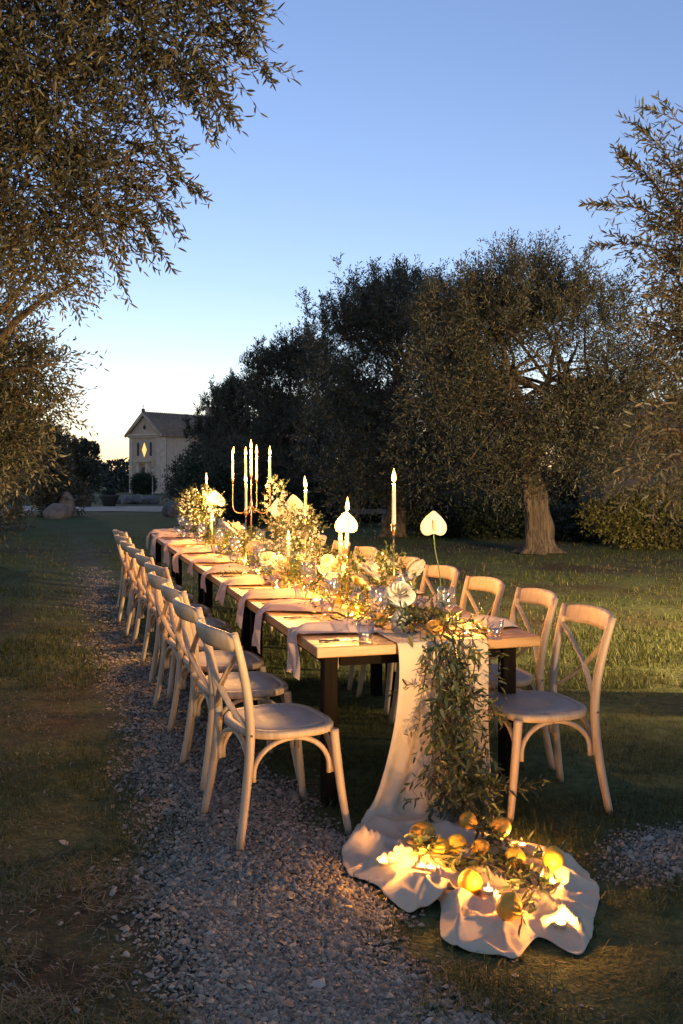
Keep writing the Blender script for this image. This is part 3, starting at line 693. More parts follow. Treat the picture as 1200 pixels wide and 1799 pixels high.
# ================================================================== HOUSE behind the right-hand tree
def house():
    Y = 33.0; g = float(gz(Y)); root = empty('house', (14.8, Y, g - .05), R(-4)); tag(root, 'dark tiled house with pale balustrade behind the right trees', 'house')
    M_H = mat('house_wall', (0.17, 0.125, 0.095), rough=.9, var=.2, scale=1.2, bump=.3, bscale=6)
    m = MB(); m.box((0, 2.5, 1.45), (12, 5, 2.9)); m.build('wall', M_H, root)
    m = MB(); m.add([(-6.5, -.7, 2.75), (6.5, -.7, 2.75), (6.5, 2.6, 4.1), (-6.5, 2.6, 4.1), (-6.5, 5.6, 2.8), (6.5, 5.6, 2.8), (-6.5, -.7, 2.9), (6.5, -.7, 2.9), (6.5, 2.6, 4.27), (-6.5, 2.6, 4.27), (-6.5, 5.6, 2.95), (6.5, 5.6, 2.95)],
        [(0, 1, 2, 3), (3, 2, 5, 4), (9, 8, 7, 6), (10, 11, 8, 9), (0, 6, 7, 1), (4, 5, 11, 10), (0, 3, 9, 6), (3, 4, 10, 9), (1, 7, 8, 2), (2, 8, 11, 5)], False); m.build('roof', M_TILE, root)
    for x in (-4.2, -1.4, 1.4, 4.2):
        f = MB().box((x, -.02, 1.5), (1.2, .06, 1.7)).build('window', mat('house_frame', (.12, .1, .08)), root); MB().box((x, -.07, 1.5), (.98, .03, 1.48)).build('pane', M_DARK, f)
    MB().box((0, -1.4, .12), (10, 2.4, .3)).build('terrace', mat('terrace_stone', (.26, .22, .18), rough=.9, var=.15), root)
    bal = empty('balustrade'); bal.parent = root; M_B = mat('baluster_stone', (.55, .47, .4), rough=.85)
    for x in np.arange(-5.2, 1.8, .42):
        m = MB(); m.lathe([(.055, 0), (.055, .06), (.03, .1), (.065, .25), (.03, .46), (.05, .5), (.05, .56)], n=8, c=(x, -2.4, .27)); m.build('baluster', M_B, bal)
    MB().box((-1.8, -2.4, .88), (7.4, .2, .1)).build('rail', M_B, bal)
    for x in (-5.5, 1.9): MB().box((x, -2.4, .6), (.26, .26, .75)).build('pier', M_B, bal)
house()

# ================================================================== ROCKS, POTS, LAMP, BENCHES
M_ROCK = mat('rock', (0.25, 0.22, 0.19), rough=.95, col2=(0.12, 0.105, 0.09), scale=4, bump=.8, bscale=9)
def rock(loc, d, seed, label):
    r = random.Random(seed); import bmesh
    bm = bmesh.new(); bmesh.ops.create_icosphere(bm, subdivisions=3, radius=.5)
    ph = [Vector((r.uniform(-1, 1), r.uniform(-1, 1), r.uniform(-1, 1))).normalized() for _ in range(9)]; cut = [r.uniform(.3, .47) for _ in ph]
    for v in bm.verts:
        for q, c in zip(ph, cut):
            k = v.co.dot(q)
            if k > c: v.co -= q * (k - c) * .85
        v.co = Vector((v.co.x * d[0], v.co.y * d[1], (v.co.z + .3) * d[2]))
    me = bpy.data.meshes.new('boulder'); bm.to_mesh(me); bm.free(); me.materials.append(M_ROCK)
    o = bpy.data.objects.new('boulder', me); COL.objects.link(o); o.location = loc; o.rotation_euler = (0, 0, r.uniform(0, 6)); tag(o, label, 'boulder', 'boulders along the lane'); return o
def gat(px, Y): return ((px - 600) * Y / FPX, Y, float(gz(Y)) - .03)
for i, (px, Y, d, lab) in enumerate((
    (98, 38.5, (1.1, .8, .8), 'low pale boulder at the far left lawn edge'), (115, 40, (.75, .7, 1.35), 'upright boulder leaning behind the low pale boulder'),
    (298, 41, (.9, .7, .75), 'left of two rounded boulders behind the far table end'), (318, 40, (1.1, .9, .85), 'larger dark boulder behind the far table end'),
    (188, 66, (1.0, .9, .7), 'small pale stone left in the row edging the lane'), (223, 66, (1.4, .9, .8), 'second pale stone in the row edging the lane'), (243, 67, (1.6, .9, .9), 'largest pale stone in the row edging the lane'), (266, 66, (1.2, .9, .9), 'rightmost pale stone in the row edging the lane'), (205, 67, (.8, .7, .6), 'smallest stone in the row edging the lane'))):
    rock(gat(px, Y), d, 40 + i, lab)
M_POT = mat('planter_pot', (.10, .085, .07), rough=.8)
for i, (px, Y, lab) in enumerate(((148, 58, 'dark round planter left on the pale lane'), (192, 60, 'dark round planter nearer the chapel on the pale lane'))):
    t = empty('planter', gat(px, Y)); tag(t, lab, 'planter', 'planters on the lane')
    MB().lathe([(.3, 0), (.36, .05), (.55, .55), (.62, .62), (.62, .72), (.52, .72), (.5, .62)], n=18).build('pot', M_POT, t)
    MB().lathe([(.5, .64), (.3, .8), (.02, .84)], n=14, cap0=False).build('soil', mat('soil', (.04, .03, .02), rough=1), t)
    r = np.random.default_rng(i); n = 120; P = np.stack([r.uniform(-.4, .4, n), r.uniform(-.4, .4, n), np.full(n, .75)], -1)
    v, f, ti = twig_leaves(P, nrm(r.normal(size=(n, 3)) * .5 + np.array([0, 0, 1])), r.uniform(.15, .35, n), 5, .12, .05, r); o = np_mesh('foliage', v, f, M_BUSH, tint=ti, parent=t); o['kind'] = 'stuff'
# street lamp
t = empty('street_lamp', gat(268, 118)); tag(t, 'slim lamp post with lantern in front of the chapel', 'street lamp')
M_LAMP = mat('lamp_metal', (.3, .26, .22), rough=.5, metal=.4)
MB().lathe([(.12, 0), (.12, .25), (.06, .4), (.045, 2.6), (.06, 2.65)], n=8).build('post', M_LAMP, t)
MB().lathe([(.1, 2.65), (.2, 3.15), (.18, 3.2)], n=6, cap1=True).build('lantern', mat('lantern_glass', (.6, .55, .48), rough=.3), t)
MB().lathe([(.26, 3.2), (.05, 3.42), (.02, 3.5)], n=6).build('cap', M_LAMP, t)
# stone benches under the trees
for i, (px, Y, lab) in enumerate(((648, 31, 'stone bench left of the far olive trunk'), (725, 30, 'low stone bench behind the tallest candle holder'))):
    t = empty('stone_bench', gat(px, Y), R(8 * i)); tag(t, lab, 'bench', 'stone benches under the trees')
    MB().box((0, 0, .5 - .1 * i), (1.5, .5, .14), bev=.02).build('seat', M_ROCK, t)
    for x in (-.5, .5): MB().box((x, 0, .22 - .05 * i), (.22, .4, .45 - .1 * i)).build('leg', M_ROCK, t)
# ================================================================== TABLES
M_TOP = wood('table_wood', (0.32, 0.155, 0.05), (0.48, 0.27, 0.105), rough=.42, axis=1)
M_TOPX = wood('table_end_wood', (0.32, 0.155, 0.05), (0.48, 0.27, 0.105), rough=.42, axis=0)
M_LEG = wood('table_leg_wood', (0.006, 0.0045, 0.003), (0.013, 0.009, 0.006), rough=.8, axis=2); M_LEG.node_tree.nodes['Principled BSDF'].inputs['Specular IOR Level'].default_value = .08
LT = TL / 4
def make_table():
    t = empty('trestle_table')
    m = MB(); nb = 5; wb = TW / nb
    for k in range(nb):
        MB().box((wb * (k + .5), LT / 2, TH - .024), (wb - .003, LT - .08 * 2 - .006, .048), bev=.003).build('plank', M_TOP, t)
    for y in (.04, LT - .04):
        MB().box((TW / 2, y, TH - .024), (TW, .08 - .003, .0485), bev=.004).build('breadboard_end', M_TOPX, t)
    for x in (.1, TW - .1):
        for y in (.16, LT - .16):
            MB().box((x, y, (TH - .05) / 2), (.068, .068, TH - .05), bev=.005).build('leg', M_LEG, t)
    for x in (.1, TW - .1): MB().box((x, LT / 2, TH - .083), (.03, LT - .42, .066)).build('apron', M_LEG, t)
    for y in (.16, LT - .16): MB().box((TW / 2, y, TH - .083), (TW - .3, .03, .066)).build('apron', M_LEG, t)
    return t
tb = make_table()
tlab = ['nearest wooden table section, with bare corners facing the viewer', 'second wooden table section from the near end', 'third wooden table section, under the candelabra', 'farthest wooden table section, towards the chapel']
for i in range(4):
    o = tb if i == 0 else dup(tb)
    o.location = tp(LT * i + .002 * i, 0, 0.0); o.rotation_euler = (0, 0, TROT); tag(o, tlab[i], 'table', 'tables set end to end')

# ================================================================== CHAIRS
M_CH = wood('chair_wood', (0.42, 0.295, 0.185), (0.57, 0.425, 0.285), rough=.5, axis=2, bump=.1)
M_SEAT = mat('chair_seat', (0.42, 0.33, 0.26), rough=.55, var=.1, scale=9, bump=.12, bscale=220)
M_BOLT = mat('bolt', (.08, .06, .05), rough=.4, metal=.8)
def smooth_path(pts, n=14):
    """Catmull-Rom through the points"""
    P = [Vector(p) for p in pts]; P = [P[0] * 2 - P[1]] + P + [P[-1] * 2 - P[-2]]; out = []
    seg = len(P) - 3
    for i in range(n):
        t = i / (n - 1) * seg; k = min(int(t), seg - 1); u = t - k; a, b, c, d = P[k:k + 4]
        out.append(.5 * ((2 * b) + (c - a) * u + (2 * a - 5 * b + 4 * c - d) * u * u + (3 * b - a - 3 * c + d) * u ** 3))
    return out
def seat_outline(s=1.0, n=40):
    pts = []
    for k in range(n):
        a = 2 * PI * k / n; ca, sa = math.cos(a), math.sin(a)
        e = .62
        x = math.copysign(abs(ca) ** e, ca) * .222 * s; y = math.copysign(abs(sa) ** e, sa) * .215 * s
        x *= 1.0 + .10 * (y / .215) if y < 0 else 1.0
        pts.append((x, y + .005))
    return pts
def make_chair():
    """faces +y; back towards -y"""
    t = empty('cross_back_chair'); SH = .465
    m = MB(); rows = []
    for s, z in ((.93, SH - .036), (1.0, SH - .028), (1.0, SH - .008), (.975, SH), (.86, SH), (.84, SH - .004)): rows.append([(x, y, z) for x, y in seat_outline(s)])
    m.grid(rows, close=True); n = 40; k = len(m.v); m.f.append(tuple(range(n - 1, -1, -1))); m.sm.append(False); m.f.append(tuple(range(k - n, k))); m.sm.append(False)
    seat = m.build('seat', M_CH, t)
    m = MB(); rows = []
    for s, z in ((.84, SH - .003), (.80, SH + .0015), (.5, SH - .003), (.1, SH - .006)): rows.append([(x, y, z) for x, y in seat_outline(s)])
    m.grid(rows, close=True); k = len(m.v); m.f.append(tuple(range(k - n, k))); m.sm.append(True)
    m.build('seat_panel', M_SEAT, seat)
    for s in (-1, 1):
        # back post and rear leg in one bent piece
        m = MB(); m.tube(smooth_path([(s * .215, -.255, 0), (s * .196, -.222, .2), (s * .187, -.198, .42), (s * .188, -.205, .58), (s * .197, -.235, .74), (s * .205, -.275, .885)], 18), [.0165 + .003 * math.sin(PI * i / 17) for i in range(18)], n=10, flat=(1, 1.12)); m.build('rear_leg', M_CH, t)
        m = MB(); m.tube(smooth_path([(s * .222, .235, 0), (s * .205, .208, .18), (s * .195, .185, .38), (s * .194, .18, .445)], 12), [.0155 + .004 * min(1, i / 6) for i in range(12)], n=10); m.build('front_leg', M_CH, t)
        # curved brackets: two each on the sides, front and back
        def bracket(a, b):
            a = Vector(a); b = Vector(b); pts = []
            for i in range(11):
                q = i / 10 * PI / 2; pts.append(Vector((a.x + (b.x - a.x) * (1 - math.cos(q)), a.y + (b.y - a.y) * (1 - math.cos(q)), a.z + (b.z - a.z) * math.sin(q))))
            m = MB(); m.tube([a - Vector((0, 0, .03))] + pts, .0115, n=8); m.build('bracket', M_CH, t)
        bracket((s * .176, -.178, .29), (s * .178, .0, .425)); bracket((s * .184, .16, .29), (s * .178, .0, .425))
        bracket((s * .178, .183, .29), (s * .0, .187, .425)); bracket((s * .172, -.196, .29), (s * .0, -.19, .425))
        m = MB(); m.lathe([(.006, 0), (.006, .004), (.003, .006)], n=8); m.xf(Matrix.Translation((s * .209, -.262, .83)) @ Matrix.Rotation(R(90 * s), 4, 'Y')); m.build('bolt', M_BOLT, t)
        m = MB(); m.lathe([(.005, 0), (.005, .004), (.003, .006)], n=8); m.xf(Matrix.Translation((s * .206, -.2, .46)) @ Matrix.Rotation(R(90 * s), 4, 'Y')); m.build('bolt', M_BOLT, t)
    # top rail: bowed board
    m = MB(); rows = []
    N = 17
    for i in range(N):
        u = -1 + 2 * i / (N - 1); x = u * .212; y = -.262 - .062 * (1 - u * u); e = abs(u) ** 6
        hz = .043 - .012 * e; th = .013; zc = .842 + .012 * (1 - u * u); lean = .018
        sec = [(y + th - lean * -1 * 0, -hz), (y + th, -hz * .6), (y + th - .004, hz * .7), (y + th * .4, hz), (y - th * .5, hz), (y - th - .006, hz * .7), (y - th, -hz * .6), (y - th * .4, -hz)]
        rows.append([(x, yy - z * .18, zc + z) for yy, z in sec])
    m.grid(rows, close=True); m.f.append(tuple(range(7, -1, -1))); m.sm.append(False); m.f.append(tuple(range(8 * (N - 1), 8 * N))); m.sm.append(False)
    m.build('top_rail', M_CH, t)
    for s in (-1, 1):
        off = .006 * s
        m = MB(); m.tube(smooth_path([(s * .188, -.25, .80), (s * .10, -.262 + off, .72), (0, -.258 + off, .635), (-s * .1, -.235 + off, .55), (-s * .183, -.203, .485)], 14), .016, n=8, flat=(.9, .34)); m.build('cross_slat', M_CH, t)
    for ob in [o for o in bpy.data.objects if o.parent == t or (o.parent and o.parent.parent == t)]:
        for v in ob.data.vertices: v.co.x *= 1.13
    return t
chair0 = make_chair(); chair0_used = [False]
left_s = [.0, .76, 1.42, 2.07, 2.78, 3.55, 4.3, 4.95, 5.8, 6.65]
right_s = [-.06, .62, 1.22, 1.95, 2.65, 3.65, 4.4, 5.2, 6.0, 6.8]
rc = random.Random(4)
def place_chair(s, v, face, jit, label, group):
    o = chair0 if not chair0_used[0] else dup(chair0); chair0_used[0] = True
    o.location = tp(s, v, .0); o.rotation_euler = (0, 0, TROT + (R(-90) if face > 0 else R(90)) + jit); tag(o, label, 'chair', group)
for i, s in enumerate(left_s):
    lab = 'nearest cross-back chair on the gravel side of the table' if i == 0 else ('farthest cross-back chair on the gravel side of the table' if i == 9 else f'{ORD[i]} cross-back chair from the viewer on the gravel side')
    place_chair(s, -.185 + (0 if i == 0 else rc.uniform(-.03, .02)), 1, R(9) if i == 0 else R(rc.uniform(4, 11)), lab, 'chairs on the gravel side')
for i, s in enumerate(right_s):
    lab = 'nearest cross-back chair on the lawn side, beside the cloth' if i == 0 else ('farthest cross-back chair on the lawn side' if i == 9 else f'{ORD[i]} cross-back chair from the viewer on the lawn side')
    place_chair(s, 1.035 + (0 if i == 0 else .06 + rc.uniform(-.02, .03)), -1, R(-2) if i == 0 else R(rc.uniform(-5, 5)), lab, 'chairs on the lawn side')
# ================================================================== RUNNER CLOTH
M_LINEN = mat('linen', (0.66, 0.52, 0.36), rough=.85, var=.06, scale=5, bump=.25, bscale=300, spec=.2)
M_NAPKIN = mat('napkin_linen', (0.62, 0.46, 0.38), rough=.85, var=.05, scale=6, bump=.2, bscale=300, spec=.2)
def pxrow(a, b, z=.012): return (at(a[0], a[1], z), at(b[0], b[1], z))
ctrl = []
for s in (8.05, 6, 4, 2, .6, .15, .02): ctrl.append((tp(s, .37, TH + .006), tp(s, .82, TH + .006)))
ctrl.append((tp(-.018, .375, TH - .015), tp(-.018, .815, TH - .015)))
for z, sl, vl, sr, vr in ((.62, -.03, .375, -.035, .81), (.45, -.045, .35, -.07, .79), (.28, -.07, .30, -.13, .77), (.13, -.1, .235, -.2, .75), (.05, -.15, .16, -.28, .73)):
    ctrl.append((tp(sl, vl, z), tp(sr, vr, z)))
POOL_L = [(604, 1488), (612, 1532), (664, 1562), (720, 1601), (766, 1580), (776, 1646), (888, 1667)]
POOL_R = [(890, 1470), (958, 1486), (1010, 1515), (1040, 1540), (1055, 1568), (1047, 1612), (1044, 1656)]
for a, b in zip(POOL_L, POOL_R): ctrl.append(pxrow(a, b))
rk = random.Random(12)
creases = []
cc = at(800, 1490)
for k in range(13):
    a = -PI - .2 + k * (PI + .9) / 12 + rk.uniform(-.15, .15); creases.append((a, rk.uniform(.015, .05), rk.uniform(.007, .018), rk.uniform(.0, .3), rk.uniform(-.12, .12)))
def pool_z(x, y):
    dx, dy = x - cc.x, y - cc.y; d = math.hypot(dx, dy)
    r1 = 1 - abs(2 * float(vnoise(x + 5.3, y * 1.2 + 5, 4.3)) - 1); r2 = 1 - abs(2 * float(vnoise(x + .7 * y + 11, y - .5 * x + 2, 8.5)) - 1); r3 = 1 - abs(2 * float(vnoise(x - y, y + x + 3, 19)) - 1)
    h = .008 + .10 * max(0, r1 - .58) + .06 * max(0, r2 - .6) + .005 * r3
    for a, hh, w, r0, off in creases:
        ax, ay = math.cos(a), math.sin(a); al = dx * ax + dy * ay; pe = abs(-dx * ay + dy * ax + off + .02 * math.sin(al * 14 + a * 3))
        if al > r0: h += hh * math.exp(-pe / w) * min(1, (al - r0) / .15)
    return h
def cat_rows(ctrl, per):
    Ls = smooth_path([c[0] for c in ctrl], (len(ctrl) - 1) * per + 1); Rs = smooth_path([c[1] for c in ctrl], (len(ctrl) - 1) * per + 1); return list(zip(Ls, Rs))
NC = 120; rows = []; per = 15; n_table = 6 * per; n_fall = 12 * per
for i, (l, r) in enumerate(cat_rows(ctrl, per)):
    row = []
    ffall = min(1, max(0, (i - 7 * per) / (5 * per))); fpool = min(1, max(0, (i - 11.6 * per) / (1.2 * per)))
    for j in range(NC):
        u = j / (NC - 1)
        p = l.lerp(r, u)
        if fpool > 0:   # ragged outline
            edge = 1 + .06 * (fbm(i * .09, u * 3.0, 1.0) - .5) * 2 * abs(u - .5) * 2
            p = l.lerp(r, .5 + (u - .5) * edge)
            if i > 16 * per: p = p + Vector((0, -1, 0)) * (.02 * math.sin(u * 9 + 1) * (i - 16 * per) / per)
        w = (math.sin(u * 15 + .8 * math.sin(i * .05)) * .5 + .35 * math.sin(u * 31 + 1.3) + .3 * math.sin(u * 7 + 2)) * .045 * ffall * (1 - fpool * .8)
        p = p - U * w * (1 if fpool < .5 else 0)
        z = p.z
        if i <= n_table: z += .004 * math.sin(u * 9 + i * .13) * 1
        if i < n_table: z = max(z, TH + .0035)
        if fpool > 0: z = z * (1 - fpool) + pool_z(p.x, p.y) * fpool * (.22 + .78 * min(1, min(u, 1 - u, (len(ctrl) - 1 - i / per) / 5) / .12)) + .004
        row.append((p.x, p.y, z))
    rows.append(row)
pool_rows = rows[12 * per:]
m = MB(); m.grid(rows); cloth = m.build('table_runner', M_LINEN)
md = cloth.modifiers.new('thickness', 'SOLIDIFY'); md.thickness = .0014; md.offset = -1
tag(cloth, 'cream linen runner along the table, spilling onto the ground in folds', 'table runner')
_pp = np.array([p for r in pool_rows for p in r])
def cloth_z(p):
    d = np.hypot(_pp[:, 0] - p.x, _pp[:, 1] - p.y); k = np.argsort(d)[:3]; return float(_pp[k, 2].max()) if d[k[0]] < .05 else float(ground_z(p.x, p.y))
# keep grass and stones from growing through the cloth
poly = [(p[0], p[1]) for p in [r[0] for r in pool_rows] + pool_rows[-1] + [r[-1] for r in pool_rows][::-1]]
def inside(x, y):
    c = np.zeros(len(x), bool); n = len(poly); j = n - 1
    for i in range(n):
        xi, yi = poly[i]; xj, yj = poly[j]
        if yi != yj: c ^= ((yi > y) != (yj > y)) & (x < (xj - xi) * (y - yi) / (yj - yi) + xi)
        j = i
    return c
for o in (gr, st):
    me = o.data; co = np.zeros(len(me.vertices) * 3, np.float32); me.vertices.foreach_get('co', co); co = co.reshape(-1, 3)
    hit = inside(co[:, 0], co[:, 1]); co[hit, 2] = -.5; me.vertices.foreach_set('co', co.ravel()); me.update()

# ================================================================== CANDLES
M_WAX = mat('wax', (0.80, 0.70, 0.52), rough=.5, sss=.6)
M_BRASS = mat('brass', (0.62, 0.42, 0.18), rough=.28, metal=1.0)
M_COPPER = mat('aged_brass', (0.50, 0.30, 0.17), rough=.35, metal=1.0)
M_WICK = mat('wick', (.02, .015, .01), rough=1)
M_GLASS = glassmat('clear_glass')
M_FL = flamemat()
def flame(parent, z, sc, watts):
    m = MB(); m.lathe([(.001, 0), (.0055, .006), (.007, .014), (.0055, .026), (.0028, .038), (.0004, .05)], n=10); kx, ky, kz = random.uniform(-.12, .12), random.uniform(-.12, .12), random.uniform(.8, 1.12); m.v = [((x + kx * q) * sc, (y + ky * q) * sc, z + q * sc * kz) for x, y, q in m.v]
    m.build('flame', M_FL, parent)
    ld = bpy.data.lights.new('candle_light', 'POINT'); ld.energy = watts; ld.color = CANDLE_COL; ld.shadow_soft_size = .009 * sc
    lo = bpy.data.objects.new('candle_light', ld); COL.objects.link(lo); lo.parent = parent; lo.location = (0, 0, z + .018 * sc)
def taper(p, h, label, watts=None, sc=1.8, r=.0115, group='lit taper candles'):
    t = empty('taper_candle', p, random.uniform(0, 6)); tag(t, label, 'candle', group)
    m = MB(); m.lathe([(r * .95, 0), (r, .01), (r * .86, h * .8), (r * .8, h - .012), (r * .62, h - .002), (r * .3, h - .005)], n=14, cap1=True)
    m.tube([(r * .8, 0, h * .97), (r * .95, .001, h * .8), (r * .97, .002, h * .72)], [.002, .0028, .003], n=5)
    m.build('wax_stick', M_WAX, t); MB().tube([(0, 0, h - .006), (.001, 0, h + .004), (.002, 0, h + .01)], .0011, n=5).build('wick', M_WICK, t)
    flame(t, h + .004, sc, watts or TAPER_W); return t
def candlestick(p, h, label):
    t = empty('candlestick', p); tag(t, label, 'candlestick', 'slim brass candlesticks')
    MB().lathe([(.045, 0), (.046, .004), (.03, .009), (.008, .016), (.0055, .03)], n=24).build('base', M_BRASS, t)
    MB().tube([(0, 0, .028), (0, 0, h - .055)], .0045, n=10).build('stem', M_BRASS, t)
    MB().lathe([(.0045, h - .06), (.008, h - .05), (.0135, h - .028), (.0145, h), (.0125, h), (.0115, h - .02), (.002, h - .022)], n=16).build('cup', M_BRASS, t)
def stick_and_candle(px, py_flame, v, ch, lab):
    # find the spot on the table line v whose image column is px, then the height from the flame row
    k = (px - 600) / FPX; a = P0.x + V.x * v; b = P0.y + V.y * v
    s = (a - k * b) / (k * U.y - U.x); p = tp(s, v, TH); zf = CAM_H - (py_flame - HY) * p.y / FPX
    hs = zf - .02 - ch - TH
    candlestick((p.x, p.y, TH + .007), hs, 'slim brass candlestick ' + lab); taper((p.x, p.y, TH + hs - .012), ch, 'lit white taper candle ' + lab)
stick_and_candle(692, 838, .60, .235, 'of the tallest single candle, right of centre')
stick_and_candle(610, 890, .55, .22, 'right behind the near anthurium')
stick_and_candle(598, 943, .50, .10, 'burnt short, left of the near anthurium')
stick_and_candle(507, 944, .42, .12, 'burnt low in the middle of the table')
stick_and_candle(537, 850, .55, .21, 'between the candelabra and the near anthurium')
stick_and_candle(432, 842, .40, .24, 'standing just in front of the candelabra')
stick_and_candle(363, 841, .55, .16, 'left of the candelabra near the far bouquet')
stick_and_candle(369, 872, .45, .15, 'beside the far anthurium')
stick_and_candle(372, 906, .38, .12, 'burnt low before the far bouquet')
# candelabra with four curved arms round a taller middle
def candelabra():
    s, v = 4.45, .56; p = tp(s, v, TH + .006); t = empty('candelabra', p, TROT); tag(t, 'tall brass candelabra with four U-shaped arms and five candles', 'candelabra')
    MB().lathe([(.075, 0), (.076, .006), (.05, .012), (.014, .022), (.007, .04)], n=24).build('base', M_COPPER, t)
    MB().tube([(0, 0, .035), (0, 0, .70)], .006, n=10).build('stem', M_COPPER, t)
    MB().lathe([(.006, .42), (.014, .45), (.014, .48), (.006, .52)], n=12).build('hub', M_COPPER, t)
    def cup(par, x, y, z): MB().lathe([(.005, z - .05), (.009, z - .04), (.013, z - .02), (.015, z), (.0125, z), (.011, z - .018), (.002, z - .02)], n=14, c=(x, y, 0)).build('cup', M_COPPER, par)
    cup(t, 0, 0, .74); M = t.matrix_world
    rot = Matrix.Rotation(TROT, 4, 'Z')
    def top(x, y, z, h, lab):
        q = p + rot @ Vector((x, y, z)); taper(q, h, lab, sc=1.7)
    top(0, 0, .725, .235, 'lit taper candle at the raised centre of the candelabra')
    lab = ['rightmost', 'inner right', 'leftmost', 'inner left']
    for k, (a, h) in enumerate(((R(-14), .215), (R(62), .225), (R(166), .225), (R(242), .21))):
        rr = .165; ca, sa = math.cos(a), math.sin(a); pts = []
        for q in ((.0, .47), (.03, .43), (.075, .395), (.12, .395), (.155, .425), (.165, .48), (.165, .58), (.165, .66)): pts.append((ca * q[0], sa * q[0], q[1]))
        arm = MB().tube(smooth_path(pts, 26), .0055, n=8).build('arm', M_COPPER, t); cup(arm, ca * rr, sa * rr, .70)
        top(ca * rr, sa * rr, .685, h, f'lit taper candle on the {lab[k]} arm of the candelabra')
candelabra()
M_CUP = glassmat('tealight_glass', (1, .97, .92))
def tealight(p, lab, watts, group):
    t = empty('tealight', p, random.uniform(0, 6)); tag(t, lab, 'tealight', group)
    MB().lathe([(.019, 0), (.023, .002), (.026, .022), (.0245, .022), (.0215, .004)], n=20).build('glass_cup', M_CUP, t)
    MB().lathe([(.0205, .0045), (.022, .013), (.004, .0125)], n=18, cap1=True).build('wax', M_WAX, t)
    MB().tube([(0, 0, .012), (0, 0, .018)], .001, n=5).build('wick', M_WICK, t)
    flame(t, .014, .5, watts)
tl_lab = ['tealight on the near table beside the wine glass', 'tealight by the second place setting, left side', 'tealight by the third place setting, left side', 'tealight at the right edge of the runner by the garland', 'tealight among the vases in mid table', 'tealight before the white peony', 'tealight near the low candle in mid table', 'tealight at the foot of the far bouquet', 'tealight at the far left of the far bouquet']
for (px, py), lab in zip(((618, 1088), (555, 1060), (486, 1038), (821, 1120), (455, 1012), (430, 992), (478, 985), (395, 965), (330, 957)), tl_lab):
    p = at(px, py, TH); p.z = TH + (.008); tealight(p, lab, TEA_W, 'tealights on the table')
fl_lab = ['tealight at the left rim of the cloth on the ground', 'upper one of the tealight pair left on the cloth', 'lower one of the tealight pair left on the cloth', 'tealight beside the big round lemon at the front', 'tealight at the back right of the cloth by the grass', 'tealight under the rightmost lemon', 'tealight at the front right corner of the cloth']
for (px, py), lab in zip(((673, 1532), (741, 1536), (757, 1558), (858, 1591), (917, 1490), (970, 1558), (985, 1636)), fl_lab):
    p = at(px, py, .03); p.z = cloth_z(p) + .006; tealight(p, lab, FLOOR_W, 'tealights on the cloth on the ground')

# ================================================================== FRUIT
M_LEMON = mat('lemon_peel', (0.76, 0.43, 0.035), rough=.4, var=.12, scale=14, bump=.35, bscale=160)
M_ORANGE = mat('orange_peel', (0.66, 0.31, 0.03), rough=.4, var=.12, scale=14, bump=.35, bscale=160)
def fruit(p, r, lab, m_=None, rot=None, group='lemons'):
    prof = []
    for i in range(15):
        t = i / 14; z = -1 + 2 * t; rr = math.sqrt(max(0, 1 - z * z)) * (1 + .05 * math.sin(3 * t)); zz = z * 1.14
        if z > .9: rr = rr * .7 + .02; zz += .1
        prof.append((max(rr * r, .0006), zz * r))
    t = empty('lemon', p); tag(t, lab, 'lemon', group); t.rotation_euler = rot or (random.uniform(0, 2.2), random.uniform(0, 1), random.uniform(0, 6))
    MB().lathe(prof, n=20, cap1=True).build('peel', m_ or M_LEMON, t)
    MB().lathe([(.005, r * 1.1), (.004, r * 1.14), (.002, r * 1.15)], n=7).build('stem_end', mat('fruit_stem', (.12, .11, .04)), t)
for px, py, r, lab, mm in ((742, 1480, .05, 'large shaded orange fruit at the foot of the garland', M_ORANGE), (773, 1503, .038, 'left one of two touching lemons on the cloth', M_LEMON), (802, 1501, .04, 'right one of two touching lemons on the cloth', M_LEMON), (826, 1563, .042, 'big round lemon at the front centre of the cloth', M_LEMON), (894, 1618, .042, 'lemon nearest the viewer at the cloth edge', M_ORANGE), (905, 1522, .037, 'lemon half hidden by leaves on the cloth', M_LEMON), (972, 1528, .038, 'rightmost lemon on the cloth with a leaf', M_LEMON), (880, 1480, .038, 'orange fruit at the back of the cloth', M_ORANGE), (845, 1510, .034, 'small orange fruit in the shade of the branches', M_ORANGE), (822, 1462, .037, 'lemon hanging low in the garland end', M_ORANGE)):
    p = at(px, py + r * 400 * .8, .02); p.z = cloth_z(p) + r * .95; fruit(p, r, lab, mm, group='lemons on the cloth on the ground')
for px, py, lab in ((664, 1105, 'lemon under the near wine glass on the table'), (589, 1073, 'lemon by the second place setting on the table'), (524, 1050, 'lemon by the third place setting on the table'), (489, 1020, 'lemon by the fourth place setting on the table'), (762, 1120, 'lemon tucked into the garland on the table')):
    p = at(px, py, TH); p.z = TH + .042; fruit(p, .039, lab, M_ORANGE, group='lemons on the table')

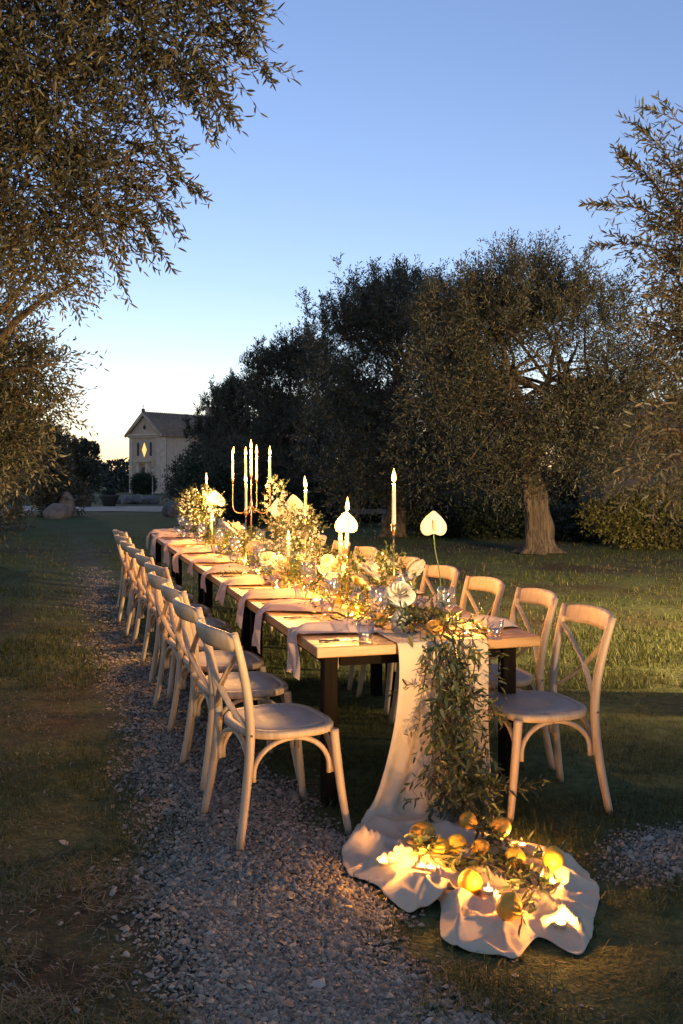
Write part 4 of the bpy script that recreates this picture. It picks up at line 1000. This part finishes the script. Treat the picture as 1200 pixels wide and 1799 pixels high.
# ================================================================== PLACE SETTINGS
M_PLATE = mat('plate', (.62, .52, .42), rough=.3); M_STEEL = mat('steel', (.55, .5, .45), rough=.25, metal=1.0); M_HANDLE = mat('knife_handle', (.11, .095, .085), rough=.4, metal=.4)
def wine_glass():
    t = empty('wine_glass')
    MB().lathe([(.036, 0), (.036, .002), (.012, .005), (.0035, .012), (.003, .06), (.0035, .09), (.006, .098)], n=20).build('foot', M_GLASS, t)
    MB().lathe([(.006, .098), (.03, .108), (.046, .135), (.049, .155), (.045, .185), (.038, .222), (.0368, .222), (.0438, .185), (.0475, .155), (.0448, .137), (.029, .11), (.004, .101)], n=24, cap0=False).build('bowl', M_GLASS, t); return t
def tumbler():
    return MB().lathe([(.031, 0), (.033, .002), (.041, .09), (.0395, .09), (.032, .012), (.002, .011)], n=24).build('tumbler', M_GLASS)
def plate_obj(): return MB().lathe([(.05, 0), (.055, .002), (.076, .006), (.08, .008), (.08, .01), (.074, .0085), (.055, .004), (.002, .004)], n=32).build('plate', M_PLATE)
def knife_obj():
    t = empty('knife'); MB().box((0, -.055, .004), (.015, .1, .007), bev=.002).build('handle', M_HANDLE, t)
    MB().prism([(-.006, 0), (.006, 0), (.009, .03), (.009, .09), (.003, .118), (-.005, .1)], .003, .0055).build('blade', M_STEEL, t); return t
def fork_obj():
    t = empty('fork'); m = MB(); m.tube([(0, -.1, .003), (0, -.02, .006), (0, .03, .004)], [.005, .003, .004], n=6, flat=(1.3, .5)); m.build('handle', M_HANDLE, t)
    for k in range(3): MB().tube([((k - 1) * .003, .028, .004), ((k - 1) * .0075, .05, .006), ((k - 1) * .0075, .085, .009)], .0017, n=5).build('tine', M_STEEL, t)
    return t
def napkin_mesh(seed, hang):
    r = random.Random(seed); rows = []; NA, NB = 30, 18
    ph = [r.uniform(0, 6) for _ in range(6)]; sk = r.uniform(-.05, .05)
    for i in range(NA):
        t = i / (NA - 1); run = .40; tot = run + hang; d = t * tot
        on = d < run
        x = run - d if on else -.014 - .012 * math.sin((d - run) * 14 + ph[0])
        e = abs(d - run)
        hw = .118 * (1 - .3 * math.exp(-(e / .1) ** 2)) * (1 if on else 1 - .3 * ((d - run) / hang) ** 1.5)
        row = []
        for j in range(NB):
            u = -1 + 2 * j / (NB - 1)
            y = u * hw * (1 + .15 * math.sin(d * 13 + ph[1])) + sk * d / tot + .02 * math.sin(d * 9 + ph[2])
            fold = (.5 + .5 * math.sin(u * 5 + ph[3] + d * 5)) ** 2 * .016 + (.5 + .5 * math.sin(u * 9 + ph[4] - d * 11)) ** 3 * .012
            ed = 1 - .8 * u ** 4; fold *= ed; ht = (.018 + .018 * math.exp(-((d - .2) / .14) ** 2)) * ed + .002
            if on:
                z = ht * min(1, (run - d) / .05 + .25) + fold * min(1, (run - d) / .05 + .35); xx = x + .02 * math.sin(u * 3 + ph[5]) * (1 if d < .1 else .2)
            else:
                k = min(1, (d - run) / .03); z = .012 * (1 - k) - (d - run) - .03 * u * u * ((d - run) / hang); xx = x - fold * 1.6 * k
            row.append((xx, y, z))
        rows.append(row)
    m = MB(); m.grid(rows); return m.mesh('napkin', M_NAPKIN)
nap = [napkin_mesh(50 + k, h) for k, h in enumerate((.18, .12, .2, .09, .15, .17, .11))]
wg0, tu0, pl0, kn0, fo0 = wine_glass(), tumbler(), plate_obj(), knife_obj(), fork_obj(); first = {}
def put(src, p, rz, label, cat, group):
    o = src if id(src) not in first else dup(src); first[id(src)] = 1
    o.location = p; o.rotation_euler = (0, 0, rz); tag(o, label, cat, group); return o
seat_s = [.36, 1.10, 1.68, 2.42, 3.2, 4.05, 5.05, 6.05, 7.15, 7.95]
rn = random.Random(9)
for side in (0, 1):
    nm = 'gravel side' if side == 0 else 'lawn side'
    for i, s in enumerate(seat_s):
        if side: s = s - .08
        def q(ds, dv, z): return tp(s + ds, dv if side == 0 else TW - dv, z)
        o_ = ORD[i]; rot = TROT + (0 if side == 0 else PI)
        put(pl0, q(.05, .19, TH + .001), rot, f'round plate at the {o_} place on the {nm}', 'plate', 'plates')
        n_ = bpy.data.objects.new('napkin', nap[(i * 2 + side * 3) % 7]); COL.objects.link(n_); n_.location = q(.06, .0, TH + .003); n_.rotation_euler = (0, 0, rot + R(rn.uniform(-7, 7))); tag(n_, f'blush linen napkin hanging over the edge at the {o_} place, {nm}', 'napkin', 'napkins')
        put(kn0, q(-.22 if side == 0 else .22, .15, TH + .0015), rot + R(-90 + rn.uniform(-4, 4)), f'dark-handled knife at the {o_} place on the {nm}', 'knife', 'knives')
        put(fo0, q(-.27 if side == 0 else .27, .16, TH + .0015), rot + R(-90 + rn.uniform(-4, 4)), f'fork at the {o_} place on the {nm}', 'fork', 'forks')
        put(wg0, q(-.05 + rn.uniform(-.03, .03), .395 if i == 0 else .36 + rn.uniform(-.02, .02), TH + .001), rn.uniform(0, 6), f'clear wine glass at the {o_} place on the {nm}', 'wine glass', 'wine glasses')
        put(tu0, q(-.3 + rn.uniform(-.02, .02) if i == 0 else -.18 + rn.uniform(-.02, .04), .245 if i == 0 else .3, TH + .001), rn.uniform(0, 6), f'clear tumbler at the {o_} place on the {nm}', 'tumbler', 'tumblers')
        # sprig on the napkin
        r = np.random.default_rng(100 + i + 20 * side); k = 3; pp = q(.02, .24, TH + .045)
        P = np.tile(np.array([pp.x, pp.y, pp.z]), (k, 1)) + r.normal(0, .008, (k, 3)); D = np.concatenate([r.normal(0, 1, (k, 2)), r.uniform(-.05, .1, (k, 1))], 1)
        v, f, ti = twig_leaves(P - np.array([pp.x, pp.y, pp.z]), nrm(D), np.full(k, .075), 6, .034, .009, r, droop=.1, rich=True, stems=.0012, spread=.6)
        so = np_mesh('olive_sprig', v, f, M_OLIVE, tint=ti); so.location = pp; tag(so, f'small olive sprig on the napkin at the {o_} place, {nm}', 'sprig', 'olive sprigs'); so['kind'] = 'stuff'; del so['kind']

# ================================================================== FLOWERS
M_PETAL = mat('white_petal', (0.80, 0.73, 0.58), rough=.6, sss=.15)
M_STEM = mat('green_stem', (.10, .17, .04), rough=.5)
M_SPADIX = mat('spadix', (.75, .6, .2), rough=.6)
M_VFROST = mat('frosted_glass', (.62, .58, .45), rough=.5, sss=.3); M_VYEL = glassmat('yellow_glass', (.93, .86, .45)); M_CLOUD = glassmat('pale_green_glass', (.88, .93, .8))
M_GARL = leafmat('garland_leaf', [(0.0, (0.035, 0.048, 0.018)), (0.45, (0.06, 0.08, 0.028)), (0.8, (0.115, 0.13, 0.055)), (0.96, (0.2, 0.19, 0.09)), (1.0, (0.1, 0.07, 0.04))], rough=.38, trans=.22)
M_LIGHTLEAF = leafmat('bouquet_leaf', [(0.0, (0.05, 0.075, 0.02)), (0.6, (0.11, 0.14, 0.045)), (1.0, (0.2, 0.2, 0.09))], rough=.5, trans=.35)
def rose_mesh(seed, r=.05):
    """petals all joined at the heart of the bloom"""
    q = random.Random(seed); m = MB(); m.v.append((0, 0, -.012))
    for ring, (n, rr, hh, open_) in enumerate(((3, .22, .75, .1), (4, .4, .78, .25), (5, .62, .72, .5), (6, .85, .55, .85), (7, 1.0, .35, 1.15))):
        for k in range(n):
            a = 2 * PI * k / n + ring * .7 + q.uniform(-.2, .2); w = 2.7 / n ** .55 * (.8 + .06 * ring)
            rows = []
            for i in range(1, 6):
                t = i / 5; row = []
                for j in range(6):
                    u = -1 + 2 * j / 5; an = a + u * w * (t ** .5) * .75
                    rad = r * rr * (.25 + .75 * t ** .7) + r * .12 * open_ * t ** 3 - r * .06 * (u * u) * t; z = r * hh * (t - .25 * u * u * t) * 1.15 - r * .35 * open_ * t ** 3 + r * .05 * math.sin(3 * u + k)
                    row.append((rad * math.cos(an), rad * math.sin(an), z))
                rows.append(row)
            b = len(m.v); m.grid(rows)
            for j in range(5): m.f.append((0, b + j + 1, b + j)); m.sm.append(True)
    return m.mesh('bloom', M_PETAL)
ROSES = [rose_mesh(k) for k in range(3)]
def anthurium(base, head, size, face, lab, tilt=.0):
    """heart-shaped white spathe on a long stem; head: world centre of the spathe"""
    t = empty('anthurium', base); tag(t, lab, 'flower', 'white anthuriums'); b = Vector(base); h = Vector(head) - b
    M_ = Matrix.Translation(h) @ Matrix.Rotation(face, 4, 'Z') @ Matrix.Rotation(tilt, 4, 'X')
    NR, NA = 7, 26; m = MB(); rows = []
    for i in range(NR):
        q = i / (NR - 1); row = []
        for k in range(NA):
            a = 2 * PI * k / NA   # 0 at the tip (up), notch at the bottom
            c, s_ = math.cos(a), math.sin(a)
            hz_ = -(13 * c - 5 * math.cos(2 * a) - 2 * math.cos(3 * a) - math.cos(4 * a)) / 29; hx_ = 16 * s_ ** 3 / 32   # heart, tip upwards
            x = (hx_ * .5 + s_ * .27) * size * q; z = ((hz_ - .08) * .6 - c * .5 * .42) * size * q
            row.append((x, -.10 * size * (q ** 2) * (1 - .8 * abs(s_)) + .08 * size * q * q * abs(s_) + .012 * size * math.sin(5 * a) * q, z))
        rows.append(row)
    m.grid(rows, close=True); m.v = [tuple(M_ @ Vector(p)) for p in m.v]; sp = m.build('spathe', M_PETAL, t)
    md = sp.modifiers.new('thickness', 'SOLIDIFY'); md.thickness = .0015
    n0 = M_ @ Vector((0, .0, -.36 * size)); MB().tube([M_ @ Vector((0, -.004, -.33 * size)), M_ @ Vector((0, -.03 * size - .01, -.1 * size)), M_ @ Vector((0, -.05 * size - .012, .16 * size))], [.0045, .005, .003], n=8).build('spadix', M_SPADIX, t)
    MB().tube(smooth_path([(0, 0, 0), h * .35 + Vector((0, 0, .06)), Vector((n0.x * .85, n0.y * .85, n0.z * .8)), n0], 14), .0032, n=7).build('stem', M_STEM, t)
def bottle(p, h, r, neck, mat_, lab, name='bottle_vase'):
    t = empty(name, p); tag(t, lab, 'vase', 'glass vases')
    MB().lathe([(r * .85, 0), (r, .006), (r * 1.02, h * .35), (r * .9, h * .5), (neck * 1.15, h * .68), (neck, h * .78), (neck, h * .97), (neck * 1.2, h), (neck * 1.0, h), (neck * .85, h * .9), (neck * .85, h * .75), (r * .8, h * .48), (r * .9, .012), (.002, .01)], n=22).build('body', mat_, t)
    return t
def bloom_on_stem(base, head, size, k, lab, tilt=(.5, 0)):
    t = empty('rose', base); tag(t, lab, 'flower', 'white roses'); h = Vector(head) - Vector(base)
    o = bpy.data.objects.new('bloom', ROSES[k % 3]); COL.objects.link(o); o.parent = t; o.location = h; o.scale = (size / .042,) * 3; o.rotation_euler = (tilt[0], tilt[1], k * 1.3)
    MB().tube(smooth_path([(0, 0, 0), h * .5 + Vector((.01, 0, .01)), h * 1.0 + Vector((0, 0, -.01))], 8), .0025, n=6).build('stem', M_STEM, t)
    r = np.random.default_rng(k + 300); v, f, ti = twig_leaves(np.array([list(h * .6)]), np.array([[.3, .2, .6]]), np.array([.05]), 4, .04, .02, r, rich=True, stems=.001); np_mesh('leaf_sprig', v, f, M_LIGHTLEAF, tint=ti, parent=t)
def tbl(px, py): return at(px, py, TH + .001)
def over(base, px, py): return atY(px, py, base.y)
# vase 1: frosted jar with a single rose in the near corner of the greenery
b = tbl(704, 1108); bottle(b, .15, .046, .016, M_VFROST, 'small frosted vase with one rose beside the garland'); bloom_on_stem(b + Vector((0, 0, .03)), over(b, 703, 1044), .058, 0, 'full white rose in the frosted vase', (.75, .1))
# vase 2: tall yellowish bottle
b = tbl(628, 1082); bottle(b, .21, .045, .018, M_VYEL, 'tall yellow glass bottle behind the near tealight'); bloom_on_stem(b + Vector((0, 0, .03)), over(b, 648, 1006), .06, 1, 'large white rose above the yellow bottle, right', (.6, .3)); bloom_on_stem(b + Vector((.004, 0, .03)), over(b, 633, 1022), .04, 2, 'small white rose above the yellow bottle, left', (.7, -.3))
# vase 3: clear bottle with the near anthurium
b = tbl(778, 1092); bottle(b, .17, .042, .014, M_CLOUD, 'clear bottle holding the tall anthurium at right'); anthurium(b + Vector((0, 0, .02)), over(b, 762, 921), .135, R(4), 'white heart-shaped anthurium standing alone at right, against the lawn', tilt=R(-6))
# vase 4: rose turned to the viewer
b = tbl(722, 1066); bottle(b, .16, .035, .014, M_CLOUD, 'clear bottle behind the frosted vase'); bloom_on_stem(b + Vector((0, 0, .02)), over(b, 731, 1000), .052, 3, 'open white rose facing the viewer above the nearest chairs', (1.05, .1)); bloom_on_stem(b + Vector((0, .005, .02)), over(b, 690, 1020), .03, 4, 'small white rose behind the full rose', (.6, .1))
# vase 5: cluster
b = tbl(588, 1048); bottle(b, .18, .05, .022, M_VYEL, 'yellow glass vase with clustered roses')
for k, (px, py, s_) in enumerate(((590, 998, .055), (570, 1006, .05), (612, 1010, .045), (600, 985, .04), (575, 985, .035))): bloom_on_stem(b + Vector((.003 * k, .004 * k, .03)), over(b, px, py), s_, 5 + k, ['white rose at the centre of the mid cluster', 'white rose at the left of the mid cluster', 'white rose at the right of the mid cluster', 'smaller white rose topping the mid cluster', 'smallest white rose at the upper left of the mid cluster'][k], (.8, .2 * (k - 2)))
anthurium(b + Vector((.02, 0, .03)), over(b, 608, 919), .14, R(-4), 'white anthurium glowing in front of a candle', tilt=R(-5))
# mid bouquet and the three large anthuriums
b = tbl(520, 1006); bottle(b, .2, .06, .03, M_CLOUD, 'wide glass vase of the mid-table bouquet')
for k, (px, py, s_, fc, tl) in enumerate(((490, 893, .15, R(35), R(-25)), (516, 886, .15, R(-20), R(5)), (507, 913, .16, R(10), R(-50)))): anthurium(b + Vector((.006 * k, 0, .03)), over(b, px, py), s_, fc, ['left one of three large anthuriums in mid table', 'upper right one of three large anthuriums', 'lower one of three large anthuriums, tilted'][k], tilt=tl)
b = tbl(405, 980); bottle(b, .16, .05, .022, M_CLOUD, 'glass vase with the white peony'); bloom_on_stem(b + Vector((0, 0, .03)), over(b, 410, 934), .095, 11, 'very large white peony left of the candelabra', (.8, 0))
for k, (px, py, s_) in enumerate(((470, 982, .05), (492, 990, .055), (530, 985, .05), (447, 960, .05))):
    b = tbl(px, py + 36); bottle(b, .15, .032, .013, (M_CLOUD, M_VYEL)[k % 2], ['small clear bud vase left in mid table', 'small yellow bud vase in mid table', 'small clear bud vase right in mid table', 'small yellow bud vase under the candelabra'][k]); bloom_on_stem(b + Vector((0, 0, .02)), over(b, px, py), s_, 14 + k, ['white rose in the left clear bud vase', 'white rose in the middle yellow bud vase', 'white rose in the right clear bud vase', 'white rose under the candelabra'][k], (.8, 0))
b = tbl(350, 953); bottle(b, .18, .06, .03, M_VYEL, 'glass vase of the far bouquet'); anthurium(b + Vector((0, 0, .03)), over(b, 379, 877), .2, R(20), 'white anthurium beside the far bouquet', tilt=R(-30))
# airy bouquets: stems, small blossoms and leaves
def airy(base, w, h, n, seed, lab, dens=1.0, bl=.013):
    t = empty('bouquet', base); tag(t, lab, 'bouquet', 'airy bouquets of small white blossoms'); r = np.random.default_rng(seed)
    q = nrm(r.normal(size=(n, 3))) * (r.random((n, 1)) ** .4); P = q * np.array([w / 2, w / 2, h * .42]) + np.array([0, 0, h * .58])
    m = MB()
    for k in range(0, min(n, 26)):
        e = Vector(P[k]); m.tube([(0, 0, .02), (e.x * .3, e.y * .3, e.z * .55), tuple(e)], [.002, .0016, .001], n=4)
    o = m.build('stems', M_STEM, t); o['kind'] = 'stuff'
    v, f, ti = twig_leaves(P, nrm(q + r.normal(0, .5, (n, 3)) + np.array([0, 0, .4])), r.uniform(.04, .1, n), 6, .03, .012, r, rich=False, stems=.0008); o = np_mesh('leaves', v, f, M_LIGHTLEAF, tint=ti, parent=t); o['kind'] = 'stuff'
    nb = int(n * 1.6 * dens); C = nrm(r.normal(size=(nb, 3))) * (.5 + .5 * r.random((nb, 1)) ** .5) * np.array([w / 2, w / 2, h * .45]) + np.array([0, 0, h * .6])
    d = nrm(r.normal(size=(nb, 3)) + np.array([0, -.5, .6])); s1 = nrm(np.cross(d, r.normal(size=(nb, 3)))); s2 = np.cross(d, s1); rad = (bl * r.uniform(.7, 1.3, nb))[:, None]
    vs = [C]
    for k in range(10):
        a = 2 * PI * k / 10; rr = rad * (1.0 if k % 2 == 0 else .55); vs.append(C + (s1 * math.cos(a) + s2 * math.sin(a)) * rr + d * rad * (.35 if k % 2 == 0 else .2))
    vs = np.stack(vs, 1).reshape(-1, 3); fs = np.concatenate([np.arange(nb)[:, None] * 11 + np.array([[0, 1 + k, 1 + (k + 1) % 10]]) for k in range(10)], 1).reshape(-1, 3)
    o = np_mesh('blossoms', vs, fs, M_PETAL, parent=t); o['kind'] = 'stuff'
b = tbl(520, 1006); airy((b.x, b.y, TH + .1), .42, .42, 190, 401, 'airy bouquet below the three large anthuriums')
b = tbl(352, 953); airy((b.x, b.y, TH + .08), .5, .5, 230, 402, 'airy bouquet at the far end of the table')
b = tbl(484, 988); airy((b.x, b.y, TH + .12), .2, .6, 50, 403, 'blossom spray rising beside the candelabra', bl=.02)
b = tbl(680, 1064); airy((b.x, b.y, TH + .06), .16, .24, 70, 404, 'small blossom bunch above the near wine glass', dens=.6)
b = tbl(635, 1070); airy((b.x, b.y, TH + .08), .2, .22, 70, 405, 'small blossom bunch around the yellow bottle roses', dens=.6)
b = tbl(560, 1030); airy((b.x, b.y, TH + .06), .26, .2, 90, 406, 'low blossom bunch left of the mid rose cluster', dens=.6)
b = tbl(430, 985); airy((b.x, b.y, TH + .05), .3, .2, 90, 407, 'low blossom bunch before the candelabra', dens=.6)

# ================================================================== GREENERY
def greenery(name, P, D, L, M, ll, lw, seed, lab, cat, m_, n_single=0, stem_paths=(), droop=.35):
    """a garland: single leaves as parts in front, the rest of the foliage as one mass"""
    r = np.random.default_rng(seed); o0 = Vector(P.mean(0)); t = empty(name, o0); tag(t, lab, cat)
    Pl = P - np.array(list(o0))
    v, f, ti = twig_leaves(Pl, D, L, M, ll, lw, r, droop=droop, rich=True, stems=.0014, spread=.8)
    o = np_mesh('foliage', v, f, m_, tint=ti, parent=t); o['kind'] = 'stuff'
    for path in stem_paths: MB().tube([Vector(p) - o0 for p in path], [.004 - .002 * i / max(1, len(path) - 1) for i in range(len(path))], n=6).build('stem', mat('twig_bark', (.14, .10, .06), rough=.9), t)
    return t, o0
def leaf_meshes():
    out = []
    for k, c in enumerate(((.045, .065, .022), (.07, .095, .032), (.115, .13, .055), (.05, .07, .03))):
        m = MB(); rows = []
        for i, (t, w) in enumerate(((0, .02), (.2, .7), (.45, 1), (.72, .75), (1, .03))): rows.append([(x * w * .5 * .3, t, abs(x) * w * .05 - .12 * t * t * (k % 2)) for x in (-1, 0, 1)])
        m.grid(rows); out.append(m.mesh('leaf', mat(f'garland_single_leaf_{"abcd"[k]}', c, rough=.35, var=.15, scale=6)))
    return out
LEAVES = leaf_meshes()
def single_leaves(t, o0, pts, ll, seed):
    r = random.Random(seed)
    for p, d in pts:
        o = bpy.data.objects.new('leaf', LEAVES[r.randrange(4)]); COL.objects.link(o); o.parent = t; o.location = Vector(p) - o0
        s = ll * r.uniform(.75, 1.25); o.scale = (s, s, s); q = Vector(d).to_track_quat('Y', 'Z'); o.rotation_mode = 'QUATERNION'
        o.rotation_quaternion = q @ Matrix.Rotation(r.uniform(-1.2, 1.2), 3, 'Y').to_quaternion()
# A: along the table top
r = np.random.default_rng(500); n = 640; s_ = r.uniform(.25, 7.7, n); v_ = r.normal(.57, .115, n)
P = np.stack([P0.x + U.x * s_ + V.x * v_, P0.y + U.y * s_ + V.y * v_, TH + .02 + r.random(n) * .07 * np.exp(-((v_ - .57) / .14) ** 2)], -1)
D = nrm(np.stack([r.normal(0, 1, n), r.normal(0, 1, n), r.uniform(.0, .9, n)], -1)); L = r.uniform(.08, .2, n)
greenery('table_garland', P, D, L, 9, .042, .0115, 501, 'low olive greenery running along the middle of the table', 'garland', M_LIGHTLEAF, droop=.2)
# B: tumbling over the near end
r = np.random.default_rng(510); n = 230
t_ = r.random(n) ** .8
def fall(t):
    """centre line of the hanging garland: table top -> edge -> ground"""
    s = np.interp(t, [0, .18, .26, .5, .8, 1], [.42, .08, -.06, -.12, -.22, -.36]); v = np.interp(t, [0, .18, .5, 1], [.60, .63, .60, .56]); z = np.interp(t, [0, .1, .2, .28, .5, .8, 1], [TH + .03, TH + .05, TH + .05, TH - .05, .5, .22, .06]); return s, v, z
s_, v_, z_ = fall(t_); wd = np.interp(t_, [0, .2, .4, 1], [.085, .085, .068, .07])
s_ += -np.abs(r.normal(0, .03, n)) * (t_ > .2); v_ += r.normal(0, 1, n) * wd; z_ += r.normal(0, .035, n) + .02 * (t_ < .22) * r.random(n)
P = np.stack([P0.x + U.x * s_ + V.x * v_, P0.y + U.y * s_ + V.y * v_, z_], -1)
D = r.normal(0, .55, (n, 3)); D[:, 2] += np.where(t_ < .2, .25, -.75); D[:, :2] += np.array([-U.x, -U.y]) * .35; D = nrm(D); L = r.uniform(.08, .2, n)
paths = []
for k in range(7):
    ts = np.linspace(.05, 1, 12); a, b_, c = fall(ts); w = (k - 3) * .03
    paths.append([tp(a[i] - .015 - .01 * math.sin(i + k), b_[i] + w + .02 * math.sin(i * .9 + k * 2), max(.04, c[i])) for i in range(12)])
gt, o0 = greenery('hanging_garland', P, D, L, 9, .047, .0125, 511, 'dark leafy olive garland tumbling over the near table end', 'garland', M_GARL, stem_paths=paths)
pts = []
for k in range(230):
    t = random.random(); a, b_, c = [float(x) for x in fall(np.array([t]))[:]] if False else [float(np.asarray(x)) for x in fall(t)]
    w = random.gauss(0, .07 if t > .25 else .085); d = Vector((random.gauss(0, .6), random.gauss(-.3, .5), random.gauss(-.55 if t > .2 else .3, .5))).normalized()
    pts.append((tp(a - abs(random.gauss(.03, .02)), b_ + w, c + random.gauss(.01, .03)), d))
single_leaves(gt, o0, pts, .062, 5)
# C: branches strewn on the cloth
r = np.random.default_rng(520); segs = []; paths = []
for k, pl in enumerate((((705, 1508), (770, 1512), (850, 1520), (905, 1545), (930, 1590)), ((760, 1520), (840, 1530), (900, 1560), (935, 1600), (915, 1630)), ((830, 1470), (880, 1500), (930, 1520), (985, 1500)), ((840, 1480), (900, 1530), (950, 1560)), ((830, 1440), (880, 1430), (925, 1424)), ((720, 1510), (780, 1530), (830, 1528)))):
    pth = []
    for px, py in pl:
        p = at(px, py, .03); p.z = cloth_z(p) + .025 + (.11 if k == 4 else 0); pth.append(p)
    pth = smooth_path(pth, 12); paths.append(pth)
    for i in range(11):
        for _ in range(2): segs.append((list(pth[i].lerp(pth[i + 1], r.random())), list((pth[i + 1] - pth[i]).normalized() + Vector(r.normal(0, .5, 3)))))
P = np.array([x[0] for x in segs]); D = np.array([x[1] for x in segs]); D[:, 2] = np.abs(D[:, 2]) * .5; D = nrm(D)
gt, o0 = greenery('olive_branches', P, D, r.uniform(.05, .12, len(P)), 4, .05, .0135, 521, 'olive branches strewn over the cloth among the lemons', 'branches', M_GARL, stem_paths=paths, droop=.15)
pts = []
for k in range(50):
    p, d = segs[random.randrange(len(segs))]; pts.append((Vector(p) + Vector((random.gauss(0, .02), random.gauss(0, .02), .012)), Vector((random.gauss(0, 1), random.gauss(0, 1), random.uniform(0, .4)))))
single_leaves(gt, o0, pts, .058, 6)
# leaves lying on the nearest chairs
for i, (s, v, z) in enumerate(((.5, .93, .47),)):
    r = np.random.default_rng(530); pp = tp(s, v, .475); v2, f2, ti = twig_leaves(np.array([[0, 0, 0.]]), np.array([[-.6, -.6, .05]]), np.array([.14]), 8, .06, .02, r, rich=True, stems=.0015); so = np_mesh('olive_sprig', v2, f2, M_GARL, tint=ti); so.location = pp; tag(so, 'olive sprig lying on the second chair seat on the lawn side', 'sprig', 'olive sprigs')

# ================================================================== GARDEN FLOODLIGHTS (out of view; their warm beams cross lawn and crowns)
M_FIX = mat('fixture', (.03, .03, .03), rough=.5)
def floodlight(p, h, target, watts, size, blend, lab):
    t = empty('garden_floodlight', p); tag(t, lab, 'floodlight', 'garden floodlights')
    MB().tube([(0, 0, 0), (0, 0, h)], .015, n=8).build('post', M_FIX, t)
    aim = (Vector(target) - Vector((p[0], p[1], p[2] + h))).normalized(); q = aim.to_track_quat('Z', 'Y').to_matrix().to_4x4()
    m = MB(); m.lathe([(.03, -.1), (.07, -.09), (.085, .0), (.095, .02), (.085, .02), (.07, -.04)], n=18); m.xf(Matrix.Translation((0, 0, h + .06)) @ q); m.build('housing', M_FIX, t)
    ld = bpy.data.lights.new('floodlight_lamp', 'SPOT'); ld.energy = watts; ld.color = (1.0, .65, .28); ld.spot_size = R(size); ld.spot_blend = blend; ld.shadow_soft_size = .06
    lo = bpy.data.objects.new('floodlight_lamp', ld); COL.objects.link(lo); lo.parent = t; lo.location = Vector((0, 0, h + .06)) + aim * .05; lo.rotation_euler = aim.to_track_quat('-Z', 'Y').to_euler()
floodlight((6.5, 6.0, 0), 2.1, (3.4, 12.5, .3), 2100, 140, 1.0, 'warm garden floodlight on a short post beside the right tree')
floodlight((3.2, -1.6, 0), .35, (-1.2, 6.0, 5.4), 1250, 66, .5, 'warm garden uplight behind the camera')
